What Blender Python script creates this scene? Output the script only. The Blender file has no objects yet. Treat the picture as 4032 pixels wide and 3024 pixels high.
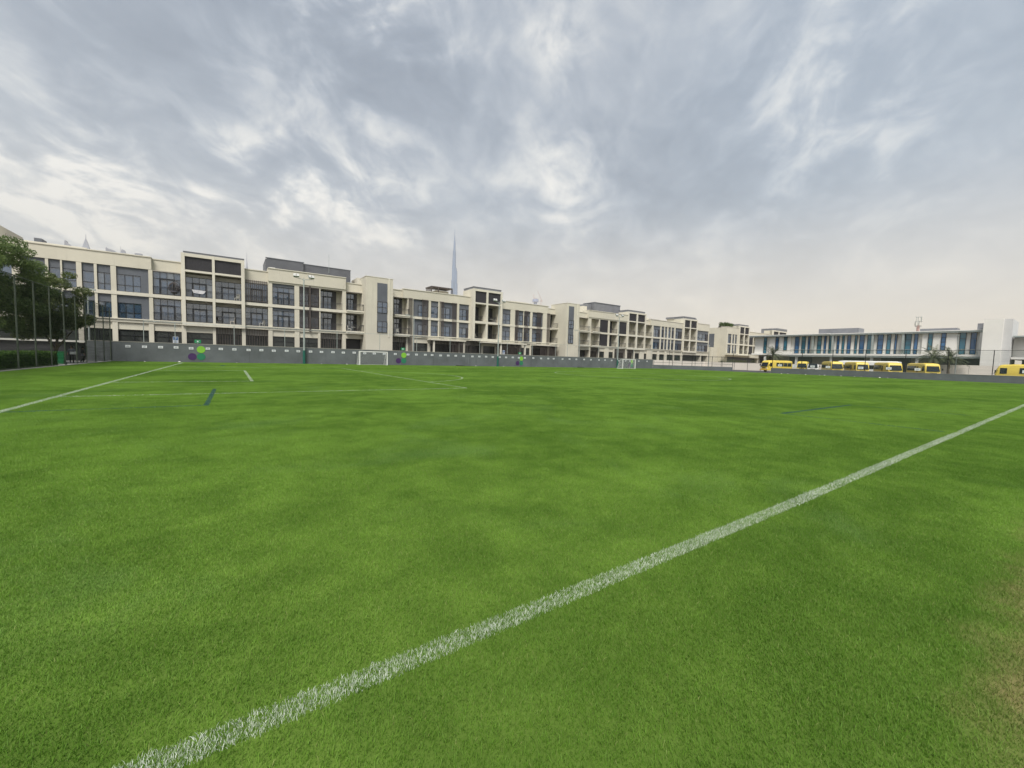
import bpy, bmesh, math, random
import numpy as np
from mathutils import Matrix, Vector
random.seed(7); rng = np.random.default_rng(11)
R = math.radians
scene = bpy.context.scene
col = scene.collection

# ------------------------------------------------------------------ camera
YAW, PITCH, ROLL, CAM_H = R(34.816), R(3.6705), R(1.629), 1.5
fw = Vector((math.sin(YAW)*math.cos(PITCH), math.cos(YAW)*math.cos(PITCH), -math.sin(PITCH)))
rt0 = Vector((math.cos(YAW), -math.sin(YAW), 0)); up0 = rt0.cross(fw)
rt = rt0*math.cos(ROLL) + up0*math.sin(ROLL); up = -rt0*math.sin(ROLL) + up0*math.cos(ROLL)
cam_d = bpy.data.cameras.new('camera'); cam = bpy.data.objects.new('camera', cam_d); col.objects.link(cam)
cam.matrix_world = Matrix(((rt.x, up.x, -fw.x, 0), (rt.y, up.y, -fw.y, 0), (rt.z, up.z, -fw.z, CAM_H), (0, 0, 0, 1)))
cam_d.sensor_width = 36; cam_d.lens = 36*1596.6/4032; cam_d.clip_start = 0.05; cam_d.clip_end = 20000
scene.camera = cam

# ------------------------------------------------------------------ light, exposure
SUN_EL, SUN_AZ = R(56), R(221)          # azimuth clockwise from +Y: behind the camera, to the left
EXPOSURE = 1.8
scene.view_settings.view_transform = 'Standard'; scene.view_settings.look = 'None'
scene.view_settings.gamma = 1.0; scene.view_settings.exposure = EXPOSURE
try: scene.view_settings.use_curve_mapping = False
except Exception: pass
scene.cycles.max_bounces = 7; scene.cycles.diffuse_bounces = 3; scene.cycles.transparent_max_bounces = 12
scene.cycles.volume_bounces = 1; scene.cycles.use_denoising = True
scene.cycles.caustics_reflective = False; scene.cycles.caustics_refractive = False
sun_d = bpy.data.lights.new('sun', 'SUN'); sun_d.energy = 1.5; sun_d.angle = R(24); sun_d.color = (1.0, .96, .88)
sun = bpy.data.objects.new('sun', sun_d); col.objects.link(sun); sun.location = (0, 0, 60)
sdir = Vector((math.sin(SUN_AZ)*math.cos(SUN_EL), math.cos(SUN_AZ)*math.cos(SUN_EL), math.sin(SUN_EL)))
sun.rotation_euler = sdir.to_track_quat('Z', 'Y').to_euler()

class NT:
    """small helper to wire nodes"""
    def __init__(s, tree): s.t = tree; s.n = tree.nodes; s.l = tree.links
    def new(s, typ, **kw):
        nd = s.n.new(typ)
        for k, v in kw.items(): setattr(nd, k, v)
        return nd
    def put(s, sock, v):
        if isinstance(v, bpy.types.NodeSocket): s.l.new(v, sock)
        elif v is not None:
            if sock.type == 'RGBA' and len(v) == 3: v = (*v, 1)
            sock.default_value = v
    def math(s, op, a, b=None, c=None, clamp=False):
        nd = s.new('ShaderNodeMath', operation=op, use_clamp=clamp)
        for i, v in enumerate((a, b, c)):
            if v is not None: s.put(nd.inputs[i], v)
        return nd.outputs[0]
    def vmath(s, op, a, b=None):
        nd = s.new('ShaderNodeVectorMath', operation=op); s.put(nd.inputs[0], a)
        if b is not None: s.put(nd.inputs[1], b)
        return nd.outputs['Value'] if op in ('DOT_PRODUCT', 'LENGTH', 'DISTANCE') else nd.outputs[0]
    def noise(s, vec, scale, detail=3, rough=.55, dist=0.0):
        nd = s.new('ShaderNodeTexNoise'); s.put(nd.inputs['Vector'], vec)
        nd.inputs['Scale'].default_value = scale; nd.inputs['Detail'].default_value = detail
        nd.inputs['Roughness'].default_value = rough; nd.inputs['Distortion'].default_value = dist
        return nd.outputs[0]
    def ramp(s, f, stops, interp='LINEAR'):
        nd = s.new('ShaderNodeValToRGB'); nd.color_ramp.interpolation = interp; e = nd.color_ramp.elements
        while len(e) < len(stops): e.new(.5)
        for i, (p, c) in enumerate(stops): e[i].position = p; e[i].color = (*c, 1) if len(c) == 3 else c
        s.put(nd.inputs[0], f); return nd.outputs[0]
    def mix(s, f, a, b, blend='MIX'):
        nd = s.new('ShaderNodeMix', data_type='RGBA', blend_type=blend)
        s.put(nd.inputs[0], f); s.put(nd.inputs[6], a); s.put(nd.inputs[7], b); return nd.outputs[2]
    def smooth(s, v, a, b, o0=0., o1=1.):
        nd = s.new('ShaderNodeMapRange', interpolation_type='SMOOTHSTEP'); s.put(nd.inputs[0], v)
        for i, x in enumerate((a, b, o0, o1)): nd.inputs[1+i].default_value = x
        return nd.outputs[0]

# ------------------------------------------------------------------ sky
world = bpy.data.worlds.new('World'); scene.world = world; world.use_nodes = True
W = NT(world.node_tree); W.n.clear()
wdir = W.new('ShaderNodeTexCoord').outputs['Generated']
sep = W.new('ShaderNodeSeparateXYZ'); W.put(sep.inputs[0], wdir)
dz = W.math('MAXIMUM', sep.outputs[2], 0.0)
den = W.math('ADD', dz, 0.36)
# the cloud deck is a layer overhead: follow the view ray to it, streaks run to the north-east
AZ = R(47)
a_ = W.math('ADD', W.math('MULTIPLY', sep.outputs[0], math.sin(AZ)), W.math('MULTIPLY', sep.outputs[1], math.cos(AZ)))
b_ = W.math('SUBTRACT', W.math('MULTIPLY', sep.outputs[0], math.cos(AZ)), W.math('MULTIPLY', sep.outputs[1], math.sin(AZ)))
comb = W.new('ShaderNodeCombineXYZ')
W.put(comb.inputs[0], W.math('DIVIDE', W.math('MULTIPLY', a_, .9), den)); W.put(comb.inputs[1], W.math('DIVIDE', b_, den)); comb.inputs[2].default_value = 3.7
n1 = W.noise(comb.outputs[0], 1.7, 5, .5, .3)
n2 = W.noise(comb.outputs[0], 4.2, 7, .58, .7)
n3 = W.noise(W.vmath('MULTIPLY', comb.outputs[0], (.8, 1.0, 1.0)), 11.0, 7, .62, .6)
t = W.math('ADD', W.math('ADD', W.math('MULTIPLY', n1, .54), W.math('MULTIPLY', n2, .56)), W.math('MULTIPLY', n3, .30))
t = W.math('SUBTRACT', t, .165)
brk = W.smooth(W.math('ADD', W.math('MULTIPLY', n2, .55), W.math('MULTIPLY', n3, .45)), .42, .62, .0, 1.7)
# thin places and thick banks of the deck
lobes = [((-.18, .96, .215), .11, .17), ((.05, .95, .31), .12, .10), ((.24, .90, .36), .14, .08), ((.13, .80, .58), .11, .11),
         ((.28, .77, .57), .11, .10), ((.0, .87, .5), .05, .05), ((.86, .30, .42), .17, .11), ((.60, .69, .41), .10, .06), ((.50, .62, .60), .06, .08),
         ((-.24, .87, .43), .10, .05), ((-.10, .89, .43), .20, -.05), ((.20, .82, .50), .14, -.05), ((.36, .79, .50), .18, -.05), ((.02, .80, .60), .12, -.06), ((.72, .48, .50), .14, -.05), ((.66, .59, .47), .10, -.05),
         ((.95, .14, .30), .2, -.06)]
for d, rad, amp in lobes:
    dd = Vector(d).normalized()
    q = W.vmath('DISTANCE', wdir, tuple(dd))
    t = W.math('ADD', t, W.math('MULTIPLY', W.smooth(q, 0.0, rad*1.8, amp, 0.0), brk) if amp > 0 else W.smooth(q, 0.0, rad*1.7, amp, 0.0))
cl = W.ramp(t, [(.28, (.19, .24, .315)), (.46, (.305, .362, .442)), (.56, (.41, .463, .535)), (.66, (.58, .615, .65)), (.80, (.92, .905, .86))], 'LINEAR')
# towards the right of north-east the deck is bluer
blu = W.smooth(W.vmath('DOT_PRODUCT', wdir, tuple(Vector((.93, 0, .36)).normalized())), .75, 1.0, 0, .35)
cl = W.mix(blu, cl, (.36, .47, .60))
low = W.smooth(dz, .36, .0, 0, .92)
hz = W.mix(W.smooth(W.vmath('DOT_PRODUCT', wdir, (.8, .6, 0)), .2, 1.0, 0, 1), (.63, .61, .57), (.83, .72, .58))
cl = W.mix(low, cl, hz)
clv = W.vmath('MULTIPLY', cl, (2.9, 2.9, 2.9))
nish = W.new('ShaderNodeTexSky', sky_type='NISHITA'); nish.sun_disc = False
nish.sun_elevation = SUN_EL; nish.sun_rotation = SUN_AZ; nish.dust_density = 3.0
skyc = W.mix(.06, clv, nish.outputs[0])
bg = W.new('ShaderNodeBackground'); W.put(bg.inputs[0], skyc); bg.inputs[1].default_value = 0.1
W.l.new(bg.outputs[0], W.new('ShaderNodeOutputWorld').inputs[0])

# ------------------------------------------------------------------ materials
MATS = {}
def mat(name, c, rough=.6, var=.10, vscale=.7, bump=.0, bscale=30, metal=0., spec=.4, streak=0., dirt=0., objvar=0.):
    if name in MATS: return MATS[name]
    m = bpy.data.materials.new(name); m.use_nodes = True; N = NT(m.node_tree); p = N.n['Principled BSDF']
    pos = N.new('ShaderNodeNewGeometry').outputs['Position']
    c0 = tuple(x*(1-var) for x in c); c1 = tuple(min(1, x*(1+var)) for x in c)
    f = N.noise(pos, vscale, 5, .6)
    out = N.ramp(f, [(.32, c0), (.68, c1)])
    if streak:
        mp = N.new('ShaderNodeMapping'); mp.inputs['Scale'].default_value = (2.2, 2.2, .16); N.put(mp.inputs[0], pos)
        s = N.smooth(N.noise(mp.outputs[0], 1.0, 5, .65), .56, .75, 0, streak)
        out = N.mix(s, out, tuple(x*.55 for x in c))
    if dirt:
        s = N.smooth(N.noise(pos, 2.7, 6, .7), .60, .72, 0, dirt)
        out = N.mix(s, out, tuple(min(1, x*1.6+.05) for x in c))
    if objvar:
        oi = N.new('ShaderNodeObjectInfo').outputs['Random']
        out = N.mix(N.math('MULTIPLY', oi, objvar), out, tuple(x*2.2+.015 for x in c))
    N.put(p.inputs['Base Color'], out); p.inputs['Roughness'].default_value = rough
    p.inputs['Metallic'].default_value = metal; p.inputs['Specular IOR Level'].default_value = spec
    if bump:
        b = N.new('ShaderNodeBump'); b.inputs['Strength'].default_value = bump; b.inputs['Distance'].default_value = .02
        N.put(b.inputs['Height'], N.noise(pos, bscale, 4, .6)); N.put(p.inputs['Normal'], b.outputs[0])
    MATS[name] = m; return m

BEIGE = mat('render_beige', (.555, .525, .44), .85, .07, .25, .25, 18, streak=.22)
BEIGE_L = mat('trim_cream', (.61, .58, .495), .8, .06, .4, streak=.15)
GREYP = mat('cladding_grey', (.105, .115, .135), .55, .10, .5)
DARKP = mat('panel_charcoal', (.045, .043, .050), .55, .12, .6)
FRAME = mat('window_frame', (.018, .02, .026), .45, .1)
BROWN = mat('slat_brown', (.075, .062, .058), .6, .15, 1.0)
SOFF = mat('soffit_grey', (.30, .28, .25), .8, .08)
RAIL = mat('railing_metal', (.05, .05, .055), .45, .1)
METALG = mat('cladding_metal', (.20, .205, .225), .5, .12, .5, metal=.2)
WALLG = mat('wall_paint_grey', (.11, .122, .130), .85, .20, .5, .4, 9, streak=.4, dirt=.25)
WALLL = mat('low_wall_paint', (.10, .112, .12), .85, .16, .6, .4, 9, streak=.1, dirt=.35)
WHITE = mat('white_paint', (.74, .74, .72), .5, .05)
WHITEW = mat('white_render', (.74, .725, .69), .85, .05, .3, .2, 15, streak=.08)
COMPW = mat('compound_wall', (.72, .665, .60), .85, .05, .3, .2, 15, streak=.08)
GALV = mat('galvanised_steel', (.36, .40, .39), .5, .12, 2, metal=.35)
POLEG = mat('pole_green', (.012, .10, .075), .5, .15, 3)
FPOST = mat('fence_post', (.06, .075, .055), .6, .15, 2)
BLACKP = mat('fence_black', (.012, .013, .015), .5, .15, 2)
CONC = mat('concrete', (.34, .33, .30), .9, .15, .8, .4, 12)
ASPH = mat('asphalt', (.055, .055, .056), .9, .2, .6, .4, 25)
SAND = mat('sandy_ground', (.30, .26, .20), .95, .2, .05, .3, 6)
GREEN1 = mat('logo_lime', (.20, .45, .04), .6, .04); GREEN2 = mat('logo_green', (.02, .17, .09), .6, .06); PURP = mat('logo_purple', (.052, .018, .095), .6, .06)
SIGNW = mat('sign_white', (.66, .68, .70), .5, .03); TXT = mat('sign_text', (.16, .19, .22), .6, .05); SIGNG = mat('sign_green', (.012, .22, .085), .5, .04); SIGNB = mat('sign_blue', (.02, .09, .24), .5, .05)
YEL = mat('bus_yellow', (.72, .55, .09), .36, .06, .8, spec=.5); YELD = mat('bus_yellow_dull', (.64, .43, .06), .4, .06); TYRE = mat('rubber', (.015, .015, .015), .85, .1)
BUSG = mat('bus_glass', (.012, .017, .022), .10, .2, 1.5, spec=.25); RED = mat('sign_red', (.5, .03, .03), .5, .05); LAMPC = mat('lamp_clear', (.6, .6, .58), .2, .05)
SKIN = mat('skin', (.32, .19, .13), .6, .05); HAIR = mat('hair', (.012, .01, .009), .6, .1); CLBLK = mat('cloth_black', (.012, .012, .015), .9, .1); CLGRY = mat('cloth_grey', (.16, .16, .19), .9, .1)
BARK = mat('bark', (.13, .105, .08), .95, .3, 4, .6, 20); BIN = mat('bin_green', (.015, .16, .06), .5, .1)
BRASS = mat('tower_metal', (.15, .215, .34), .35, .15, .01, metal=.3)
TOWERG = mat('tower_grey', (.20, .22, .28), .6, .15, .02); CRANE_M = mat('crane_paint', (.45, .30, .28), .6, .1)

def glass_mat(name, c, ior, rough=.03, ov=.5, curtain=0.):
    m = mat(name, c, rough, .25, .35, objvar=ov); p = m.node_tree.nodes['Principled BSDF']
    if curtain:                                   # blinds or curtains drawn behind some panes
        N = NT(m.node_tree); oi = N.new('ShaderNodeObjectInfo').outputs['Random']; old = p.inputs['Base Color'].links[0].from_socket
        N.put(p.inputs['Base Color'], N.mix(N.smooth(oi, .80, .98, 0, .5), old, (.17, .18, .185)))
    p.inputs['IOR'].default_value = ior; p.inputs['Specular IOR Level'].default_value = .5
    return m
GLASS = glass_mat('glass_blue_grey', (.023, .044, .080), 2.4, curtain=1)
GLASSD = glass_mat('glass_shopfront', (.020, .023, .022), 1.45)
GLASSB = glass_mat('glass_blue', (.018, .085, .20), 1.7)
GLASSB2 = glass_mat('glass_teal', (.02, .12, .18), 1.7)

def leafmat(name, c1, c2, trans=.45):
    m = bpy.data.materials.new(name); m.use_nodes = True; N = NT(m.node_tree); N.n.clear()
    pos = N.new('ShaderNodeNewGeometry').outputs['Position']
    at = N.new('ShaderNodeAttribute', attribute_name='rnd').outputs['Fac']
    f = N.math('ADD', N.math('MULTIPLY', at, .6), N.math('MULTIPLY', N.noise(pos, .9, 3), .45))
    c = N.ramp(f, [(.15, c1), (.85, c2)])
    d = N.new('ShaderNodeBsdfPrincipled'); N.put(d.inputs['Base Color'], c); d.inputs['Roughness'].default_value = .5; d.inputs['Specular IOR Level'].default_value = .3
    tr = N.new('ShaderNodeBsdfTranslucent'); N.put(tr.inputs[0], c)
    mx = N.new('ShaderNodeMixShader'); mx.inputs[0].default_value = trans
    N.l.new(d.outputs[0], mx.inputs[1]); N.l.new(tr.outputs[0], mx.inputs[2])
    N.l.new(mx.outputs[0], N.new('ShaderNodeOutputMaterial').inputs[0]); MATS[name] = m; return m
LEAF = leafmat('leaf_dark', (.06, .10, .035), (.18, .245, .08))
LEAFY = leafmat('leaf_olive', (.055, .082, .030), (.18, .22, .075))
HEDGE = leafmat('leaf_hedge', (.04, .09, .02), (.12, .22, .04))
PALM = leafmat('leaf_palm', (.06, .075, .035), (.15, .165, .09))
DRY = leafmat('leaf_planter', (.04, .07, .02), (.11, .16, .045))

def meshwire(name, c, alpha):
    m = bpy.data.materials.new(name); m.use_nodes = True; N = NT(m.node_tree); N.n.clear()
    pos = N.new('ShaderNodeNewGeometry').outputs['Position']
    sp = N.new('ShaderNodeSeparateXYZ'); N.put(sp.inputs[0], pos)
    # the knit of the netting: denser and looser courses, too fine to build
    w = N.noise(N.vmath('MULTIPLY', pos, (.25, .25, 9.0)), 1.0, 2)
    a = N.smooth(w, .3, .7, alpha*.75, alpha*1.25)
    d = N.new('ShaderNodeBsdfDiffuse'); d.inputs[0].default_value = (*c, 1)
    tr = N.new('ShaderNodeBsdfTransparent'); mx = N.new('ShaderNodeMixShader'); N.put(mx.inputs[0], a)
    N.l.new(tr.outputs[0], mx.inputs[1]); N.l.new(d.outputs[0], mx.inputs[2])
    N.l.new(mx.outputs[0], N.new('ShaderNodeOutputMaterial').inputs[0]); return m
NETD = meshwire('mesh_dark', (.035, .045, .035), .22)
NETR = meshwire('mesh_green_grey', (.10, .14, .12), .08)
NETW = meshwire('net_white', (.6, .6, .6), .13)

# ------------------------------------------------------------------ mesh helpers
def tag(o, label=None, cat=None, group=None, kind=None):
    if label: o['label'] = label
    if cat: o['category'] = cat
    if group: o['group'] = group
    if kind: o['kind'] = kind
    return o
def link(o, parent=None):
    col.objects.link(o)
    if parent is not None: o.parent = parent
    return o
def empty(name, loc=(0, 0, 0), rz=0., label=None, cat=None, group=None):
    o = bpy.data.objects.new(name, None); o.location = loc; o.rotation_euler = (0, 0, rz); o.empty_display_size = .3
    return tag(link(o), label, cat, group)

def nth(i): return '%d%s' % (i, 'th' if 10 <= i % 100 <= 20 else {1: 'st', 2: 'nd', 3: 'rd'}.get(i % 10, 'th'))
class MB:
    def __init__(s): s.v = []; s.f = []; s.mi = []
    def box(s, x0, x1, y0, y1, z0, z1, mi=0):
        b = len(s.v)
        s.v += [(x0, y0, z0), (x1, y0, z0), (x1, y1, z0), (x0, y1, z0), (x0, y0, z1), (x1, y0, z1), (x1, y1, z1), (x0, y1, z1)]
        s.f += [tuple(b+i for i in q) for q in ((0, 3, 2, 1), (4, 5, 6, 7), (0, 1, 5, 4), (1, 2, 6, 5), (2, 3, 7, 6), (3, 0, 4, 7))]; s.mi += [mi]*6; return s
    def tube(s, p, q, r0, r1=None, n=8, cap=True, mi=0):
        r1 = r0 if r1 is None else r1; p, q = Vector(p), Vector(q); d = (q-p).normalized()
        u = d.orthogonal().normalized(); w = d.cross(u); b = len(s.v)
        for c, r in ((p, r0), (q, r1)):
            for i in range(n):
                a = 2*math.pi*i/n; s.v.append(tuple(c + u*(r*math.cos(a)) + w*(r*math.sin(a))))
        for i in range(n):
            j = (i+1) % n; s.f.append((b+i, b+j, b+n+j, b+n+i)); s.mi.append(mi)
        if cap: s.f += [tuple(b+i for i in reversed(range(n))), tuple(b+n+i for i in range(n))]; s.mi += [mi]*2
        return s
    def path(s, pts, radii, n=8):
        for i in range(len(pts)-1): s.tube(pts[i], pts[i+1], radii[i], radii[i+1], n)
        return s
    def poly(s, pts, mi=0):
        b = len(s.v); s.v += [tuple(p) for p in pts]; s.f.append(tuple(range(b, b+len(pts)))); s.mi.append(mi); return s
    def prism(s, pts2, h0, h1, axis='z', mi=0):
        """extrude a 2d outline; axis 'z': (x,y) outline, 'y': (x,z) outline, 'x': (y,z) outline"""
        def P(a, b, h): return (a, b, h) if axis == 'z' else ((a, h, b) if axis == 'y' else (h, a, b))
        n = len(pts2); b = len(s.v)
        s.v += [P(*p, h0) for p in pts2] + [P(*p, h1) for p in pts2]
        s.f += [tuple(b+i for i in range(n)), tuple(b+n+i for i in reversed(range(n)))]; s.mi += [mi]*2
        for i in range(n):
            j = (i+1) % n; s.f.append((b+i, b+n+i, b+n+j, b+j)); s.mi.append(mi)
        return s
    def build(s, name, mats, parent=None, loc=(0, 0, 0), smooth=False, fix=True):
        me = bpy.data.meshes.new(name); me.from_pydata(s.v, [], s.f)
        for m in (mats if isinstance(mats, (list, tuple)) else [mats]): me.materials.append(m)
        if any(s.mi): me.polygons.foreach_set('material_index', s.mi)
        if fix:
            bm = bmesh.new(); bm.from_mesh(me); bmesh.ops.recalc_face_normals(bm, faces=bm.faces); bm.to_mesh(me); bm.free()
        if smooth: me.polygons.foreach_set('use_smooth', [True]*len(me.polygons))
        o = bpy.data.objects.new(name, me); o.location = loc; return link(o, parent)

CUBES = {}
def cube_me(m):
    if m.name not in CUBES:
        b = MB().box(-.5, .5, -.5, .5, -.5, .5); me = bpy.data.meshes.new('block'); me.from_pydata(b.v, [], b.f); me.materials.append(m); CUBES[m.name] = me
    return CUBES[m.name]
def box(name, m, x0, x1, y0, y1, z0, z1, parent=None, off=(0, 0, 0), rot=None):
    """a box in world coordinates, child of parent whose origin is off (thing or part without rotation)"""
    o = bpy.data.objects.new(name, cube_me(m))
    o.location = ((x0+x1)/2-off[0], (y0+y1)/2-off[1], (z0+z1)/2-off[2]); o.scale = (abs(x1-x0), abs(y1-y0), abs(z1-z0))
    if rot: o.rotation_euler = rot
    return link(o, parent)

def quads(name, V, F, m, parent=None, attr=None, loc=(0, 0, 0)):
    me = bpy.data.meshes.new(name); nv = len(V); nf = len(F); k = F.shape[1]
    me.vertices.add(nv); me.vertices.foreach_set('co', np.ascontiguousarray(V, dtype=np.float32).ravel())
    me.loops.add(nf*k); me.loops.foreach_set('vertex_index', np.ascontiguousarray(F, dtype=np.int32).ravel())
    me.polygons.add(nf); me.polygons.foreach_set('loop_start', np.arange(nf, dtype=np.int32)*k)
    me.update(calc_edges=True); me.materials.append(m)
    if attr is not None:
        a = me.attributes.new('rnd', 'FLOAT', 'POINT'); a.data.foreach_set('value', np.ascontiguousarray(attr, dtype=np.float32))
    o = bpy.data.objects.new(name, me); o.location = loc; return link(o, parent)

# ================================================================== ground
PX0, PX1, PY0, PY1 = -10.0, 85.8, -14.0, 57.8
def sheet(name, m, x0, x1, y0, y1, z):
    o = MB().poly([(x0, y0, z), (x1, y0, z), (x1, y1, z), (x0, y1, z)]).build(name, m, fix=False); return tag(o, kind='structure')
sheet('ground', SAND, -2600, 3400, -2600, 3400, -.03)
sheet('car_park', ASPH, 85.7, 119.9, -40, 140, -.022)
sheet('service_road', ASPH, -60, 85.6, 57.9, 69.9, -.018)
sheet('pavement', CONC, -22, -10.02, -30, 62, -.012)
MB().box(-10.12, -9.98, -14, 57.8, -.02, .06).build('kerb', CONC)['kind'] = 'structure'

# turf colours shared by soil sheet and blades: patches of yellow-green, deep green and blue-green
def turf_colour(N, pos):
    p1 = N.noise(pos, .24, 5, .62, .4); p2 = N.noise(N.vmath('ADD', pos, (31, 7, 0)), 1.3, 6, .70, .3); p3 = N.noise(N.vmath('ADD', pos, (3, 57, 0)), .42, 5, .65, .5)
    p0 = N.noise(N.vmath('MULTIPLY', pos, (.6, 1.6, 1)), .11, 3, .5, .3)
    yel = N.smooth(N.math('ADD', N.math('ADD', N.math('MULTIPLY', p1, .38), N.math('MULTIPLY', p2, .40)), N.math('MULTIPLY', p0, .27)), .41, .63)
    c = N.mix(yel, GR_DEEP, GR_YEL)
    c = N.mix(N.smooth(p3, .52, .75, 0, .45), c, GR_BLUE)
    return c
GR_DEEP, GR_YEL, GR_BLUE = (.096, .210, .020), (.218, .380, .054), (.160, .295, .088)
def bare(N, pos):
    """worn, dry corner outside the touchline"""
    sp = N.new('ShaderNodeSeparateXYZ'); N.put(sp.inputs[0], pos)
    d = N.math('ADD', sp.outputs[1], N.math('MULTIPLY', N.math('SUBTRACT', N.noise(pos, 2.2, 5, .7), .5), .9))
    return N.math('MULTIPLY', N.smooth(d, .42, -.20, 0, .9), N.smooth(sp.outputs[0], 1.8, 3.3))
m = bpy.data.materials.new('turf_soil'); m.use_nodes = True; N = NT(m.node_tree); p = N.n['Principled BSDF']
pos = N.new('ShaderNodeNewGeometry').outputs['Position']
c = N.mix(.6, turf_colour(N, pos), (.045, .055, .016))
c = N.mix(bare(N, pos), c, (.26, .19, .10))
N.put(p.inputs['Base Color'], c); p.inputs['Roughness'].default_value = .95; p.inputs['Specular IOR Level'].default_value = .1
b = N.new('ShaderNodeBump'); b.inputs['Strength'].default_value = .6; b.inputs['Distance'].default_value = .01; N.put(b.inputs['Height'], N.noise(pos, 60, 3)); N.put(p.inputs['Normal'], b.outputs[0])
SOIL = m
sheet('football_pitch', SOIL, PX0, PX1, PY0, PY1, 0.0)

def blade_arrays(xy, hmin, hmax, wmin, wmax, lean=.7):
    n = len(xy); az = rng.uniform(0, 2*np.pi, n); h = rng.uniform(hmin, hmax, n); w = rng.uniform(wmin, wmax, n)*.5
    ln = h*rng.uniform(.15, lean, n); la = rng.uniform(0, 2*np.pi, n)
    dx, dy = np.cos(az)*w, np.sin(az)*w; lx, ly = np.cos(la)*ln, np.sin(la)*ln
    b = np.column_stack([xy, np.zeros(n)])
    V = np.empty((n, 5, 3))
    V[:, 0] = b + np.column_stack([-dx, -dy, 0*h]); V[:, 1] = b + np.column_stack([dx, dy, 0*h])
    V[:, 2] = b + np.column_stack([dx*.8+lx*.35, dy*.8+ly*.35, h*.62]); V[:, 3] = b + np.column_stack([-dx*.8+lx*.35, -dy*.8+ly*.35, h*.62])
    V[:, 4] = b + np.column_stack([lx, ly, h])
    i = (np.arange(n)*5)[:, None]
    T = np.concatenate([i+[0, 1, 2], i+[0, 2, 3], i+[3, 2, 4]], 1).reshape(-1, 3)
    return V.reshape(-1, 3), T, np.repeat(rng.uniform(0, 1, n), 5)

gm = bpy.data.materials.new('grass_blades'); gm.use_nodes = True; N = NT(gm.node_tree); N.n.clear()
pos = N.new('ShaderNodeNewGeometry').outputs['Position']; at = N.new('ShaderNodeAttribute', attribute_name='rnd').outputs['Fac']
c = turf_colour(N, pos)
c = N.mix(N.math('MULTIPLY', at, .5), c, N.mix(.5, c, (.19, .31, .06)))
c = N.mix(N.smooth(at, .955, .985, 0, .55), c, (.36, .36, .15))
c = N.mix(N.math('MULTIPLY', bare(N, pos), .85), c, (.34, .27, .13))
d = N.new('ShaderNodeBsdfPrincipled'); N.put(d.inputs['Base Color'], c); d.inputs['Roughness'].default_value = .55; d.inputs['Specular IOR Level'].default_value = .22
tr = N.new('ShaderNodeBsdfTranslucent'); N.put(tr.inputs[0], c); mx = N.new('ShaderNodeMixShader'); mx.inputs[0].default_value = .38
N.l.new(d.outputs[0], mx.inputs[1]); N.l.new(tr.outputs[0], mx.inputs[2]); N.l.new(mx.outputs[0], N.new('ShaderNodeOutputMaterial').inputs[0])
nb = 19000
V, T, A = blade_arrays(rng.uniform(-.5, .5, (nb, 2)), .009, .025, .0017, .0034, 1.1)
grass = quads('grass', V, T, gm, attr=A); tag(grass, 'short mown green grass covering the football pitch', 'grass', kind='stuff')
ng = bpy.data.node_groups.new('turf_scatter', 'GeometryNodeTree')
ng.interface.new_socket('Geometry', in_out='INPUT', socket_type='NodeSocketGeometry'); ng.interface.new_socket('Geometry', in_out='OUTPUT', socket_type='NodeSocketGeometry')
gi = ng.nodes.new('NodeGroupInput'); go = ng.nodes.new('NodeGroupOutput')
nx, ny = 95, 63
grid = ng.nodes.new('GeometryNodeMeshGrid'); grid.inputs['Size X'].default_value = nx-1; grid.inputs['Size Y'].default_value = ny-1
grid.inputs['Vertices X'].default_value = nx; grid.inputs['Vertices Y'].default_value = ny
tf = ng.nodes.new('GeometryNodeTransform'); tf.inputs['Translation'].default_value = (PX0+.5+(nx-1)/2, PY1-.5-(ny-1)/2, 0)
iop = ng.nodes.new('GeometryNodeInstanceOnPoints')
ri = ng.nodes.new('FunctionNodeRandomValue'); ri.data_type = 'INT'; ri.inputs[4].default_value = 0; ri.inputs[5].default_value = 3
mu = ng.nodes.new('ShaderNodeMath'); mu.operation = 'MULTIPLY'; mu.inputs[1].default_value = math.pi/2
cx = ng.nodes.new('ShaderNodeCombineXYZ')
ng.links.new(grid.outputs[0], tf.inputs[0]); ng.links.new(tf.outputs[0], iop.inputs['Points']); ng.links.new(gi.outputs[0], iop.inputs['Instance'])
ng.links.new(ri.outputs[2], mu.inputs[0]); ng.links.new(mu.outputs[0], cx.inputs[2]); ng.links.new(cx.outputs[0], iop.inputs['Rotation'])
ng.links.new(iop.outputs[0], go.inputs[0])
grass.modifiers.new('turf', 'NODES').node_group = ng

# ------------------------------------------------------------------ painted lines: coated blades standing in the turf
PAINT = leafmat('line_paint_white', (.42, .50, .38), (.78, .82, .75), .15); PAINTB = leafmat('line_paint_blue', (.02, .075, .085), (.045, .13, .13), .1)
def painted(name, segs, m, dens, w, h=(.014, .030), bw=(.003, .005)):
    pts = []
    for (xa, ya, xb, yb) in segs:
        L = math.hypot(xb-xa, yb-ya); n = int(L*w*dens); tt = rng.uniform(0, 1, n); ss = (rng.uniform(-.5, .5, n)+rng.normal(0, .035, n))*w
        ux, uy = (xb-xa)/L, (yb-ya)/L
        keep = rng.uniform(0, 1, n) < .74 + .16*np.sin(tt*L*2.1+np.sin(tt*L*.7)*2) + .14*np.sin(tt*L*.45+ss*9/w)
        pts.append(np.column_stack([xa+(xb-xa)*tt-uy*ss, ya+(yb-ya)*tt+ux*ss])[keep])
    V, T, A = blade_arrays(np.concatenate(pts), h[0], h[1], bw[0], bw[1], .9)
    o = quads(name, V, T, m, attr=A); return tag(o, kind='structure')
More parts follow.
